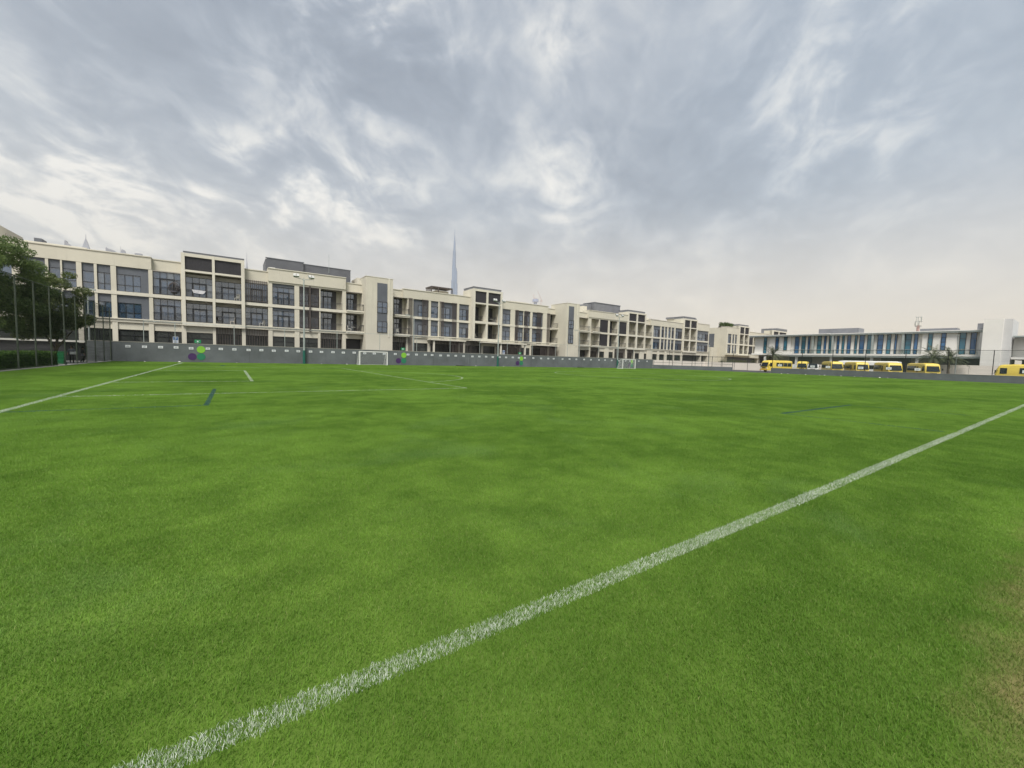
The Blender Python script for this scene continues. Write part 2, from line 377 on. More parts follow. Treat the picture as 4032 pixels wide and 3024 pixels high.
def arc(cx, cy, r, a0, a1, n=48): 
    P = [(cx+r*math.cos(a0+(a1-a0)*i/n), cy+r*math.sin(a0+(a1-a0)*i/n)) for i in range(n+1)]
    return [(*P[i], *P[i+1]) for i in range(n)]
painted('touchline', [(-4.15, 1.855, 5, 1.795)], PAINT, 42000, .125, (.009, .021), (.0013, .0027))
painted('touchline', [(5, 1.795, 13, 1.795)], PAINT, 18000, .13, (.012, .026), (.0024, .0042))
painted('touchline', [(13, 1.79, 79.5, 1.80)], PAINT, 5200, .135, bw=(.004, .008))
painted('goal_line', [(-4.15, 1.8, -4.15, 55.2)], PAINT, 5200, .14, bw=(.004, .009))
painted('touchline', [(-4.15, 55.2, 40, 55.2)], PAINT, 900, .12, bw=(.004, .009))
painted('penalty_area_line', [(-4.15, 17.0, 9.2, 17.0), (9.2, 17.0, 9.0, 42.2), (9.0, 42.2, -4.15, 42.2)], PAINT, 3600, .12, bw=(.004, .009))
painted('goal_area_line', [(-4.15, 23.4, .85, 23.4), (.85, 23.4, .85, 35.7), (.85, 35.7, -4.15, 35.7)], PAINT, 4200, .14, bw=(.004, .009))
painted('penalty_arc', arc(6.5, 28.6, 7.6, R(-70), R(70)), PAINT, 3000, .11, bw=(.005, .01))
painted('centre_circle', arc(36.6, 28.6, 9.0, 0, 2*math.pi, 96), PAINT, 3000, .12, bw=(.005, .01))
painted('hockey_line', [(-4.1, 13.45, -.6, 13.45)], PAINTB, 9000, .10, bw=(.004, .008))
painted('hockey_mark', [(-.55, 13.4, -.5, 19.0)], PAINTB, 11000, .11, bw=(.005, .010))
painted('hockey_mark', [(-.6, 45.6, -.6, 47.6)], PAINTB, 9000, .35, bw=(.006, .010))
painted('hockey_line', [(14.1, 5.5, 20.3, 5.5)], PAINTB, 12000, .13, bw=(.004, .008))
painted('hockey_line', [(20.3, 5.5, 20.3, 2.3), (14.1, 5.5, 14.2, 2.0)], PAINTB, 9000, .08, bw=(.003, .006))

# ================================================================== apartment terrace (front plane y = 70)
YF, YC = 70.0, 71.6
Z1A, Z1B, Z2A, Z2B = 5.1, 8.0, 8.42, 11.5
class Bld:
    def __init__(s, x, y, label, group='apartment blocks along the far side of the pitch'):
        s.o = (x, y, 0); s.e = empty('apartment_building', s.o, 0, label, 'building', group)
    def box(s, name, m, *a): return box(name, m, *a, parent=s.e, off=s.o)
    def mesh(s, mb, name, m): 
        return mb.build(name, m, s.e, loc=(-s.o[0], -s.o[1], 0))

def window(B, x0, x1, z0, z1, y, xs, zs, glass=GLASS, thick=.05, door=None, axis='y', hollow=False):
    """framed glazing; xs, zs: fractions of the mullions. axis 'x': x0,x1 run along y and y is the x position (facing -x)"""
    d = .09
    def BX(mb, a0, a1, c0, c1, dd=d):
        if axis == 'y': mb.box(a0, a1, -dd, .03, c0, c1)
        else: mb.box(-dd, .03, a0, a1, c0, c1)
    w, h = x1-x0, z1-z0; mb = MB(); X = [0]+list(xs)+[1]; Z = [0]+list(zs)+[1]
    BX(mb, 0, w, 0, thick); BX(mb, 0, w, h-thick, h); BX(mb, 0, thick, thick, h-thick); BX(mb, w-thick, w, thick, h-thick)
    for f in xs: BX(mb, f*w-thick/2, f*w+thick/2, thick, h-thick, d-.012)
    for f in zs: BX(mb, thick, w-thick, f*h-thick/2, f*h+thick/2, d-.02)
    if door:
        a, b_, t_ = door; k = .085; dd = d+.03
        for f in (a, b_): BX(mb, f*w-k, f*w+k, thick, t_*h, dd)
        BX(mb, a*w-k, b_*w+k, t_*h-k, t_*h+k, dd+.01)
    org = (x0-B.o[0], y-B.o[1], z0) if axis == 'y' else (y-B.o[0], x0-B.o[1], z0)
    fr = mb.build('window', FRAME, B.e, loc=org, fix=False)
    for i in range(len(X)-1):
        for j in range(len(Z)-1):
            o = bpy.data.objects.new('pane', cube_me(glass)); pw, ph = (X[i+1]-X[i])*w, (Z[j+1]-Z[j])*h
            c_ = ((X[i]+X[i+1])/2*w, (Z[j]+Z[j+1])/2*h)
            if axis == 'y': o.location = (c_[0], 0, c_[1]); o.scale = (pw-.01, .02, ph-.01); o.rotation_euler = (random.gauss(0, .006), 0, random.gauss(0, .006))
            else: o.location = (0, c_[0], c_[1]); o.scale = (.02, pw-.01, ph-.01); o.rotation_euler = (0, random.gauss(0, .006), random.gauss(0, .006))
            link(o, fr)
    return fr

def railing(B, x0, x1, z0, y, ret=0., h=1.05):
    mb = MB(); mb.box(x0, x1, y-.03, y+.03, z0+h-.05, z0+h); mb.box(x0, x1, y-.02, y+.02, z0+.08, z0+.12); mb.box(x0, x1, y-.015, y+.015, z0+h-.22, z0+h-.19)
    n = max(2, int((x1-x0)/.125))
    for i in range(n+1):
        x = x0+(x1-x0)*i/n; mb.box(x-.009, x+.009, y-.009, y+.009, z0, z0+h-.05)
    if ret:
        mb.box(x1-.03, x1+.03, y+.03, y+ret, z0+h-.05, z0+h)
        for i in range(1, int(ret/.125)): mb.box(x1-.009, x1+.009, y+i*.125-.009, y+i*.125+.009, z0, z0+h-.05)
    return B.mesh(mb, 'railing', RAIL)
def fins(B, x0, x1, z0, z1, y, n, w=.07, d=.22, m=BROWN, name='slat_screen', cap=True):
    mb = MB()
    for i in range(n):
        x = x0+(x1-x0)*(i+.5)/n; mb.box(x-w/2, x+w/2, y-d, y, z0, z1)
    if cap:
        mb.box(x0, x1, y-d-.02, y-d+.06, z1-.16, z1-.06); mb.box(x0, x1, y-d-.02, y-d+.06, z0+.2, z0+.28)
    return B.mesh(mb, name, m)

def bay(B, kind, x0, x1, za, zb, yf=YF, **k):
    w = x1-x0
    if kind == 'win':                                    # grey spandrel above framed window
        sp = k.get('sp', .95); dk = k.get('dark', 0)
        if sp: B.box('spandrel_panel', GREYP, x0, x1, yf+.16, yf+.5, zb-sp, zb)
        xr = x1-dk
        if dk > 0: B.box('side_panel', k.get('dm', DARKP), xr, x1, yf+.14, yf+.5, za, zb-sp if sp else zb)
        elif dk < 0: xr = x1; B.box('side_panel', k.get('dm', DARKP), x0, x0-dk, yf+.14, yf+.5, za, zb-sp if sp else zb); x0 = x0-dk
        n = k.get('n', max(1, round((xr-x0)/1.0)))
        window(B, x0, xr, za, zb-sp, yf+.25, [i/n for i in range(1, n)], k.get('zs', [.38]))
        if k.get('rail'): railing(B, x0, x1, za, yf+.08)
    elif kind == 'glz':                                  # full-height glazing with door, shallow recess, railing
        y = yf+k.get('rec', .45)
        zt = zb-k.get('sp', .0)
        if k.get('sp'): B.box('spandrel_panel', k.get('sm', SOFF), x0, x1, y-.15, y+.4, zt, zb)
        window(B, x0, x1, za, zt, y, [.25, .5, .75], [.70], door=(.25, .75, .70))
        if k.get('rail', 1): railing(B, x0, x1, za, yf-.02 if k.get('out') else yf+.07)
    elif kind == 'balc':                                 # deep loggia
        B.box('soffit', SOFF, x0, x1, yf+.06, YC-.02, zb-.06, zb+.02)
        gw = k.get('gw', .62)
        window(B, x0, x0+w*gw, za+.02, zb-.08, YC-.12, [.5] if w < 2.4 else [.33, .66], [.68], door=(.33, .95, .68) if w > 2.0 else None)
        B.box('back_panel', k.get('bm', DARKP), x0+w*gw, x0+w*min(1, gw+k.get('dp', .18)), YC-.14, YC+.02, za+.02, zb-.08)
        out = k.get('out', 0)
        if out:
            B.box('balcony_slab', BEIGE_L, x0-.05, x1+.12, yf-out, yf+.2, za-.42, za-.02)
            B.box('balcony_lip', BEIGE_L, x0-.05, x1+.2, yf-out-.08, yf+.18, za-.20, za+.02)
        railing(B, x0, x1+(.05 if out else 0), za+.02, yf-out+.05, ret=out+.0 if out else 0)
        if k.get('stuff'):
            pass
    elif kind == 'scr':
        B.box('screen_panel', DARKP, x0, x1, yf+.25, yf+.45, za, zb)
        fins(B, x0, x1, za, zb, yf+.22, max(5, int(w/.17)), .06, .14, DARKP)
    elif kind == 'pan':                                  # grey cladding with inset window
        a, b_ = k['w']
        B.box('cladding_panel', GREYP, x0, x1, yf+.22, yf+.6, za, zb)
        window(B, a, b_, za+.03, zb-.95, yf+.2, [.5] if b_-a > 1.2 else [], [.4])

def rendered(B, bays, floors=((Z1A, Z1B), (Z2A, Z2B)), x0=None, x1=None, yf=YF, base=0, top=Z2B):
    """piers in the gaps between the bays"""
    edges = sorted((b_[1], b_[2]) for b_ in bays); cur = x0
    for a, b_ in edges:
        if a-cur > .04: B.box('pier', BEIGE, cur, a, yf, YC+.05, base, top)
        cur = max(cur, b_)
    if x1-cur > .04: B.box('pier', BEIGE, cur, x1, yf, YC+.05, base, top)

def block(B, x0, x1, bays, parapets, ground):
    B.box('core', BEIGE, x0+.02, x1-.02, YC, 85, 0, 12.4)
    B.box('floor_band', BEIGE_L, x0, x1, YF-.05, YC+.03, Z1B, Z2A); B.box('floor_band', BEIGE, x0, x1, YF-.04, YC+.03, 4.62, Z1A-.12)
    B.box('cornice', BEIGE_L, x0, x1, YF-.16, YC, Z1A-.12, Z1A)
    rendered(B, [b_ for b_ in bays if b_[1] < b_[2]], x0=x0, x1=x1, base=4.6)
    for p_ in parapets:
        a, b_, zt, sb = p_[:4]
        B.box('parapet', BEIGE, a, b_, YF-.02+sb, YC+.5, Z2B-.02 if len(p_) < 5 else p_[4], zt); B.box('coping', BEIGE_L, a-.03, b_+.03, YF-.10+sb, YC+.6, zt, zt+.12)
    # ground floor
    rendered(B, ground, x0=x0, x1=x1, base=0, top=4.62)
    for g in ground:
        kind, a, b_ = g[:3]
        if kind == 'shop':
            B.box('lintel', BEIGE, a, b_, YF+.14, YF+.5, 3.72, 4.62); window(B, a, b_, .1, 3.72, YF+.3, [.5], [.8], GLASSD)
        elif kind == 'slat':
            B.box('lintel', SOFF, a, b_, YF+.5, YF+.9, 3.72, 4.62); window(B, a, b_, .1, 3.72, YF+.9, [.5], [.8], GLASSD)
            fins(B, a, b_, 0, 4.62, YF+.15, max(4, int((b_-a)/.30)), .05, .07, BROWN, cap=False)
        elif kind == 'open':
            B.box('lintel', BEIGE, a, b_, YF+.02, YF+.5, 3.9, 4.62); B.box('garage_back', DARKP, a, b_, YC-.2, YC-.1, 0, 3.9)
    for b_ in bays:
        kind, a, c_ = b_[:3]; k = dict(b_[3]) if len(b_) > 3 else {}
        if kind == 'pair':
            continue
        for fl, (za, zb) in enumerate(((Z1A, Z1B), (Z2A, Z2B))):
            kk = dict(k); kd = kind
            if isinstance(kind, tuple): kd = kind[fl]
            if kk.pop('f%d' % fl, None) is not None: pass
            if kd: bay(B, kd, a, c_, za, zb, **{q: v for q, v in kk.items() if not q.startswith('_')})
def tower_block(B, x0, x1, yf, top, xm0, xm1, lip=.25):
    """raised two-bay frame with ribbed charcoal panels on top"""
    B.box('raised_wall', BEIGE, x0, x1, yf+.5, YC+1.4, 11.9, top-.05)
    for a, b_ in ((x0, x0+.4), (xm0, xm1), (x1-.4, x1)): B.box('raised_pier', BEIGE_L, a, b_, yf, YF+.9, 4.6, top)
    B.box('raised_band', BEIGE_L, x0+.4, x1-.4, yf+.02, YF+.9, top-.42, top-.01); B.box('raised_band', BEIGE_L, x0+.4, x1-.4, yf+.02, YF+.9, 11.72, 11.98)
    B.box('raised_band', BEIGE_L, x0+.4, x1-.4, yf+.02, YF+.2, Z1B, Z2A+.02); B.box('raised_band', BEIGE_L, x0+.4, x1-.4, yf+.02, YF+.2, 4.6, Z1A)
    for a, b_ in ((x0+.4, xm0), (xm1, x1-.4)):
        B.box('louvre_panel', DARKP, a, b_, yf+.22, yf+.5, 11.98, top-.42)
        fins(B, a, b_, 11.98, top-.42, yf+.22, int((b_-a)/.16), .05, .06, DARKP, 'louvre_ribs', cap=False)
    B.box('roof_cap', METALG, x0+.25, x1-.05, yf+.5, YC+1.6, top-.05, top+lip); B.box('roof_cap_edge', GREYP, x0+.2, x1, yf+.45, YC+1.7, top+lip, top+lip+.06)
def stair_tower(B, x0, x1, yf, top, wx0, wx1):
    B.box('stair_tower', BEIGE, x0, x1, yf, YC+.2, 0, top); B.box('coping', BEIGE_L, x0-.04, x1+.04, yf-.04, YC+.25, top, top+.08)
    B.box('corner_strip', BEIGE_L, x1-.75, x1-.52, yf-.06, yf+.1, 4.4, top)
    z = [5.1, 6.95, 8.3, 10.15, 13.15]
    for i in (0, 2): window(B, wx0, wx1, z[i], z[i+1], yf-.02, [.5], [.5])
    B.box('grey_infill', GREYP, wx0, wx1, yf-.05, yf+.05, z[1], z[2]); B.box('grey_infill', GREYP, wx0, wx1, yf-.05, yf+.05, z[3], z[4])

SCREEN = mat('roof_screen_grey', (.105, .11, .125), .6, .12, .5)
# ---- block with the two big windows at the left
B1 = Bld(-30, YF, 'cream three storey apartment block at left, with floodlight in front and long dark roof screen')
bays1 = [('win', -29, -26.5), ('win', -25.8, -23), ('win', -22.4, -20), ('win', -19.4, -17.45), ('win', -17.2, -16.25, {'n': 1}), ('win', -16.1, -14.95, {'n': 1}),
    ('win', -14.5, -13.45, {'n': 1}), ('win', -13.2, -12.0, {'dark': -.0, 'n': 2}), ('win', -11.5, -8.5, {'dark': .75, 'n': 3, 'dm': GREYP}),
    ('glz', -8.1, -5.3, {'sp': .12, 'out': 1, 'rec': .3}), ('glz', -4.8, -1.9, {'sp': .35, 'rec': .5}), ('glz', -1.6, 1.4, {'sp': .5, 'rec': .7}),
    (('glz', 'glz'), 1.85, 4.65, {'sp': .25, 'rec': .6}), ('glz', 5.2, 8.1, {'sp': .45, 'sm': GREYP, 'rec': .3}),
    ('scr2', 8.75, 11.55), ('balc', 11.7, 14.95), ('balc', 15.5, 18.05, {'out': .9})]
g1 = [('shop', -29, -23), ('shop', -22.4, -17.45), ('shop', -17.2, -14.95), ('shop', -14.5, -12), ('shop', -11.5, -8.6), ('shop', -8.1, -5.3), ('shop', -4.8, -1.95), ('slat', -1.6, 1.4), ('slat', 1.85, 4.65),
    ('shop', 5.2, 8.1), ('shop', 8.75, 11.35), ('slat', 11.7, 14.95), ('open', 15.5, 21.2)]
block(B1, -30, 22.5, bays1, [(-30, -8.2, 13.0, 0), (-8.2, -5.2, 12.9, .55), (1.8, 4.7, 13.1, .55), (4.7, 15.45, 13.55, -.12, 11.75), (15.45, 18.2, 12.9, .6)], g1)
B1.box('head_band', BEIGE, 4.7, 15.45, YF-.02, YF+.5, 11.5, 11.76)
tower_block(B1, -5.2, 1.8, YF-.35, 14.15, -1.9, -1.6)
for xa, xb in ((8.78, 10.08), (10.3, 11.5)):
    for za, zb in ((Z1A, Z1B-.05), (Z2A+.02, Z2B)):
        bay(B1, 'pan', xa, xb, za, zb, w=(xa+.05, xb-.05)); fins(B1, xa, xb, za, zb+.0, YF+.04, 7, .05, .09, BROWN)
B1.box('slat_post', BROWN, 10.1, 10.28, YF-.3, YF+.2, 4.7, 11.6)
fins(B1, 1.9, 4.6, Z2A, Z2B+.1, YF+.02, 11, .05, .11, BROWN)
stair_tower(B1, 18.1, 22.5, 68.0, 14.0, 19.9, 21.55)
B1.box('roof_screen', SCREEN, 4.9, 10.0, 75, 75.2, 12.4, 16.0); B1.box('roof_screen', SCREEN, 10.0, 17.4, 75.3, 75.5, 12.4, 15.85); B1.box('roof_screen', SCREEN, 4.7, 4.9, 75, 81, 12.4, 15.9); B1.box('roof_screen', SCREEN, 17.2, 17.4, 75.5, 81, 12.4, 15.8)
B1.box('roof_screen_rail', GREYP, 4.7, 10.1, 74.95, 75.25, 16.0, 16.12); B1.box('roof_screen_rail', GREYP, 10.0, 17.45, 75.25, 75.55, 15.85, 15.95)
B1.box('roof_unit', WHITE, 5.1, 5.9, 73.6, 74.3, 12.4, 14.4)
B1.box('roof_room', BEIGE, 18.2, 20, 74, 78, 12.4, 14.6)
B1.mesh(MB().tube((13.9, 75.2, 15), (13.9, 75.2, 18.1), .03), 'mast', GALV)
B1.box('roof_room', BEIGE, -28, -24.5, 82, 90, 12, 16.9); B1.box('roof_room', BEIGE, -24, -21.6, 80, 84.8, 12, 14.9); B1.box('roof_panel', GREYP, -21.6, -20.9, 83, 84.9, 12.4, 15.9); B1.box('roof_room', BEIGE_L, -24.4, -16, 80, 84.6, 12.3, 14.9)

# ---- middle block with slat groups
B2 = Bld(22.6, YF, 'cream three storey apartment block in the middle, with tall dark slat groups and roof pergola')
bays2 = [('balc', 23.3, 25.8, {'out': .8}), ('pan', 26.85, 29.75, {'w': (27.8, 29.6)}), ('win', 30.2, 31.65, {'n': 1}), ('pan', 32.2, 35.5, {'w': (32.3, 34.1)}), ('win', 35.95, 38.05, {'n': 2, 'dark': .45}),
    ('balc', 39.1, 41.9, {'gw': .52}), ('balc', 42.3, 45.3, {'gw': .5}), ('win', 45.85, 47.85, {'n': 2}), ('pan', 49.0, 51.2, {'w': (49.6, 51.1)}), ('pan', 51.3, 53.0, {'w': (51.5, 52.9)}),
    ('pan', 53.55, 56.5, {'w': (53.7, 56.0)}), ('balc', 58.5, 61.2, {'out': .8, 'gw': .45})]
g2 = [('slat', 23.0, 25.6), ('shop', 26.85, 29.7), ('slat', 30.2, 36.0), ('slat', 36.3, 41.0), ('shop', 41.4, 44.2), ('slat', 44.6, 50.3), ('shop', 50.6, 53.1), ('slat', 53.5, 58.0), ('slat', 58.5, 61.2)]
block(B2, 22.6, 64.0, bays2, [(22.6, 25.0, 12.8, .6), (25.0, 38.3, 13.0, 0), (45.5, 57.9, 13.05, 0), (57.9, 60.4, 12.7, .6)], g2)
tower_block(B2, 38.3, 44.9, 68.7, 14.55, 41.2, 41.6, .4)
for xa, xb, n in ((25.9, 26.7, 4), (28.4, 29.6, 5), (31.85, 32.8, 4), (34.4, 35.4, 4), (49.0, 49.9, 4), (51.4, 52.45, 4), (54.7, 56.0, 5), (57.55, 58.4, 4)):
    fins(B2, xa, xb, 4.75 if xa > 27 else 0, Z2B+.05, YF-.02, n, .07, .11, BROWN)
for xa in (30.0, 36.1, 44.4, 50.4):
    B2.box('canopy_post', BEIGE_L, xa, xa+.28, 68.2, 68.5, 0, 4.3)
B2.box('canopy', BEIGE_L, 29.5, 36.5, 68.0, 70, 4.3, 4.5); B2.box('canopy', BEIGE_L, 40.0, 50.8, 68.0, 70, 4.3, 4.5); B2.box('canopy', BEIGE_L, 53.4, 59.6, 68.0, 70, 4.3, 4.5)
for xa, xb in ((33.3, 36.4), (44.8, 49.6), (54.5, 59.4)): fins(B2, xa, xb, 0, 4.3, 68.3, int((xb-xa)/.3), .06, .12, BROWN, cap=False)
stair_tower(B2, 60.2, 64.0, 66.5, 13.75, 60.8, 62.3)
pg = MB().box(32.6, 37.2, 75.5, 78.5, 15.0, 15.2).box(32.6, 32.75, 75.5, 75.65, 12.4, 15).box(34.0, 34.2, 75.5, 75.65, 12.4, 15).box(37.0, 37.2, 75.5, 75.65, 12.4, 15)
for i in range(7): pg.box(32.6, 32.66, 75.7+i*.4, 75.85+i*.4, 12.4, 15)
B2.mesh(pg, 'pergola', BROWN); B2.box('roof_room', BEIGE, 34.2, 37.0, 77, 80, 12.4, 14.7); B2.box('roof_room', BEIGE_L, 52, 57, 76, 80, 12.4, 14.3)

# ---- right block
B3 = Bld(64.2, YF, 'cream three storey apartment block at right, with metal plant room on its roof')
bays3 = [('balc', 67.2, 70.4, {'out': .6, 'gw': .3}), ('balc', 71.4, 74.1, {'out': .6, 'gw': .2}), ('scr', 74.4, 77.3), ('balc', 77.9, 80.7, {'gw': .7}), (('balc', 'scr'), 81.2, 84.3), ('balc', 84.9, 87.8, {'gw': .25}), ('balc', 88.3, 91.3, {'gw': .6}),
    ('balc', 91.85, 94.75, {'gw': .4}), ('win', 95.4, 98.5, {'n': 2, 'dark': .7}), ('win', 99.0, 100.3, {'n': 1, 'dark': .5}), ('win', 100.6, 101.7, {'n': 1}), ('win', 102.2, 103.4, {'n': 1}), ('win', 103.75, 105.0, {'n': 1, 'dark': .6}),
    ('win', 105.6, 109.0, {'n': 2, 'dark': 1.7}), ('balc', 109.5, 112.4, {'gw': .2}), ('balc', 112.8, 115.9, {'gw': .15}), ('win', 116.4, 123.0, {'n': 3, 'dark': 1.4})]
g3 = [('open', 65.0, 67.6), ('open', 67.9, 71.0), ('slat', 71.4, 74.3), ('shop', 74.5, 76.4), ('shop', 77.9, 79.6), ('slat', 80, 84.2), ('slat', 84.9, 87.6), ('shop', 88, 89.9), ('shop', 91.8, 93), ('shop', 95.4, 97.6), ('shop', 98.5, 100.9), ('shop', 102, 105), ('shop', 105.6, 108.8), ('open', 109.8, 119.2), ('open', 119.6, 123)]
block(B3, 64.2, 123.4, bays3, [(64.2, 70.4, 12.75, .6), (70.4, 84.4, 13.35, -.1, 11.75), (91.7, 94.3, 12.75, .6), (94.3, 109.2, 13.0, 0), (116.3, 123.4, 13.55, 0)], g3)
B3.box('head_band', BEIGE, 70.4, 84.4, YF-.02, YF+.5, 11.5, 11.76)
tower_block(B3, 84.4, 91.7, YF-.3, 14.3, 87.8, 88.3, .45); tower_block(B3, 109.2, 116.3, YF-.3, 14.5, 112.4, 112.8, .4)
B3.box('plant_room', METALG, 78.4, 88.4, 76, 80, 12.4, 16.55); B3.box('plant_room_cap', GREYP, 78.3, 88.5, 75.9, 80.1, 16.55, 16.7); B3.box('plant_box', METALG, 76.8, 78.3, 77, 80, 12.4, 16.2); B3.box('roof_room', BEIGE_L, 75.2, 76.7, 77, 80, 12.4, 15.5)
B3.box('roof_room', BEIGE_L, 96, 101, 76, 80, 12.4, 14.3); B3.box('roof_vent', METALG, 102, 106, 76, 79, 12.4, 14.2); B3.box('roof_room', BEIGE, 118.5, 124.5, 76, 82, 12.4, 15.7); B3.box('roof_cap', METALG, 118.2, 124.8, 75.7, 82.2, 15.7, 16.25)
# ---- far wing
B4 = Bld(134, YF, 'distant cream apartment wing with planted roof terrace and bare side wall')
bays4 = [('win', 134.8, 137.0, {'n': 1, 'dark': .5}), ('win', 137.7, 138.9, {'n': 1}), ('win', 139.4, 140.7, {'n': 1}), ('balc', 142, 144.9, {'gw': .2}), ('balc', 145.3, 148.1, {'gw': .5}), ('scr', 148.7, 152), ('balc', 152.4, 155, {'gw': .5}), ('scr', 155.4, 158)]
block(B4, 134, 190, bays4+[('win', 159, 163), ('win', 165, 169), ('win', 172, 176)], [(134, 141.6, 13.7, 0), (148.5, 158, 12.9, 0), (158, 166, 13.0, .4), (178, 190, 12.9, .2)], [('open', 135, 157), ('shop', 160, 168)])
tower_block(B4, 141.6, 148.5, YF-.3, 14.6, 144.9, 145.3, .45); tower_block(B4, 166.5, 178, YF-.3, 14.6, 171, 171.6, .45)
B4.box('side_strip', GREYP, 133.95, 134.1, 74.2, 76.2, 5.4, 11.6); B4.box('annex', BEIGE, 126, 134, 74, 82, 0, 6.2); B4.box('annex', BEIGE, 129.5, 133.9, 72.6, 73.9, 0, 6.9)
B4.box('canopy', BEIGE_L, 131.5, 150, 68.2, 70, 4.5, 4.75); B4.box('plant_room', METALG, 180, 189, 74, 80, 12.4, 16.4); B4.box('parapet_back', BEIGE, 134.02, 134.3, 72.2, 85, 12.4, 13.6)
def foliage(name, centers, n, size, m, parent=None, flat=.8, loc=(0, 0, 0)):
    """leaf-sized faces spread through the volume of overlapping clumps: (x, y, z, rx, ry, rz, weight)"""
    C = np.array(centers, float); w = C[:, 6]/C[:, 6].sum(); idx = rng.choice(len(C), n, p=w)
    d = rng.normal(size=(n, 3)); d /= np.linalg.norm(d, axis=1)[:, None]; r = rng.uniform(.25, 1, n)**.55
    P = C[idx, :3] + d*r[:, None]*C[idx, 3:6]
    u = rng.normal(size=(n, 3)); u /= np.linalg.norm(u, axis=1)[:, None]; v = np.cross(u, rng.normal(size=(n, 3))); v /= np.linalg.norm(v, axis=1)[:, None]
    s = rng.uniform(.6, 1.35, n)[:, None]*size
    V = np.stack([P-u*s, P+v*s*.42*flat, P+u*s, P-v*s*.42*flat], 1).reshape(-1, 3); F = np.arange(n*4).reshape(-1, 4)
    return quads(name, V, F, m, parent, attr=np.repeat(rng.uniform(0, 1, n), 4), loc=loc)
pl = empty('roof_planting', (138, 72.5, 13.7), 0, 'row of green bushes in a planter on the roof of the far wing', 'plants')
foliage('foliage', [(x+rng.uniform(-.3, .3), rng.uniform(-.4, .4), .7+rng.uniform(0, .5), 1.0, .6, .8, 1) for x in np.arange(-3.4, 4.2, .8)], 1800, .22, DRY, pl)
MB().box(-4, 4.2, -.5, .5, -.1, .35).build('planter', BROWN, pl)
pl = empty('roof_planting', (119.5, 73.2, 13.5), 0, 'small green bush behind parapet beside the raised charcoal panels', 'plants')
foliage('foliage', [(x, 0, .5, .9, .5, .7, 1) for x in (-1.8, -.8, .2, 1.2)], 900, .2, DRY, pl); MB().box(-2.5, 2, -.4, .4, -.6, .3).build('planter', BROWN, pl)

# ------------------------------------------------------------------ things on the balconies
def chair(x, y, z, rz, label, m_=None):
    m_ = m_ or WHITE; e = empty('balcony_chair', (x, y, z), rz, label, 'chair', 'chairs on the balconies')
    MB().box(-.25, .25, -.25, .25, .40, .46).build('seat', m_, e); MB().prism([(-.25, .46), (-.32, .95), (-.27, .95), (-.20, .46)], -.24, .24, 'y').build('backrest', m_, e)
    for sx in (-.22, .22):
        for sy in (-.22, .22): MB().box(sx-.02, sx+.02, sy-.02, sy+.02, 0, .40).build('leg', m_, e)
def btable(x, y, z, label):
    e = empty('balcony_table', (x, y, z), 0, label, 'table', 'tables on the balconies'); MB().tube((0, 0, .68), (0, 0, .72), .38, n=16).build('top', WHITE, e); MB().tube((0, 0, 0), (0, 0, .68), .04, n=8).build('stem', GALV, e); MB().tube((0, 0, 0), (0, 0, .03), .22, n=14).build('foot', GALV, e)
e = empty('hanging_egg_chair', (-6.0, 70.12, Z2A+.02), 0, 'round brown wicker egg chair on the upper balcony left of the raised panels', 'chair')
mb = MB()
for k in range(9):
    a = math.pi*k/9
    P = [Vector((.55*math.cos(a)*math.sin(q), .25*math.sin(a)*math.sin(q)-.1, 1.0+.72*math.cos(q))) for q in np.linspace(0, 2*math.pi, 17)]
    mb.path(P, [.025]*17, 4)
mb.build('basket', BROWN, e, fix=False); MB().path([Vector((0, .05, 1.7)), Vector((.2, .1, 2.0)), Vector((.55, .12, 1.7)), Vector((.62, .12, .1))], [.03]*4, 6).build('stand', RAIL, e); MB().box(-.4, .4, -.2, .1, .45, .62).build('cushion', CLGRY, e)
o = MB().prism([(-.75, .42), (.15, .40), (.75, .36), (.6, .02), (.35, -.1), (0, -.06), (-.55, -.02)], -.01, .01, 'y').build('hung_cloth', mat('cloth_pale', (.55, .55, .58), .9, .25, 3), loc=(-3.4, 70.0, Z2A+.62)); tag(o, 'pale cloth hung over the balcony railing under the charcoal panels', 'cloth')
for i, (x, z, rz, lab, m_) in enumerate(((.9, Z2A, 2, 'pale chair on the upper balcony under the right charcoal panel', WHITE), (-1.2, Z1A, .3, 'wooden chair on the lower balcony under the right charcoal panel', BROWN), (.3, Z1A, 3, 'pale chair on the lower balcony under the right charcoal panel', COMPW),
    (3.9, Z1A, 2.6, 'white chair on the lower balcony beside the slatted screen', WHITE), (16.1, Z1A, 0, 'white chair on the lower balcony left of the left stair tower', WHITE), (17.4, Z1A, 2.8, 'brown chair on the lower balcony left of the left stair tower', BROWN), (24.2, Z1A, 1, 'white chair on the lower balcony right of the left stair tower', WHITE), (44.1, Z2A, 2.5, 'white chair on the upper right balcony of the middle raised bay', WHITE), (39.9, Z1A, .4, 'white chair on the lower left balcony of the middle raised bay', WHITE))): chair(x, 70.45, z+.02, rz, lab, m_)
btable(16.7, 70.4, Z1A+.02, 'round white table on the lower balcony left of the left stair tower'); btable(43.4, 70.4, Z2A+.02, 'round white table on the upper right balcony of the middle raised bay')

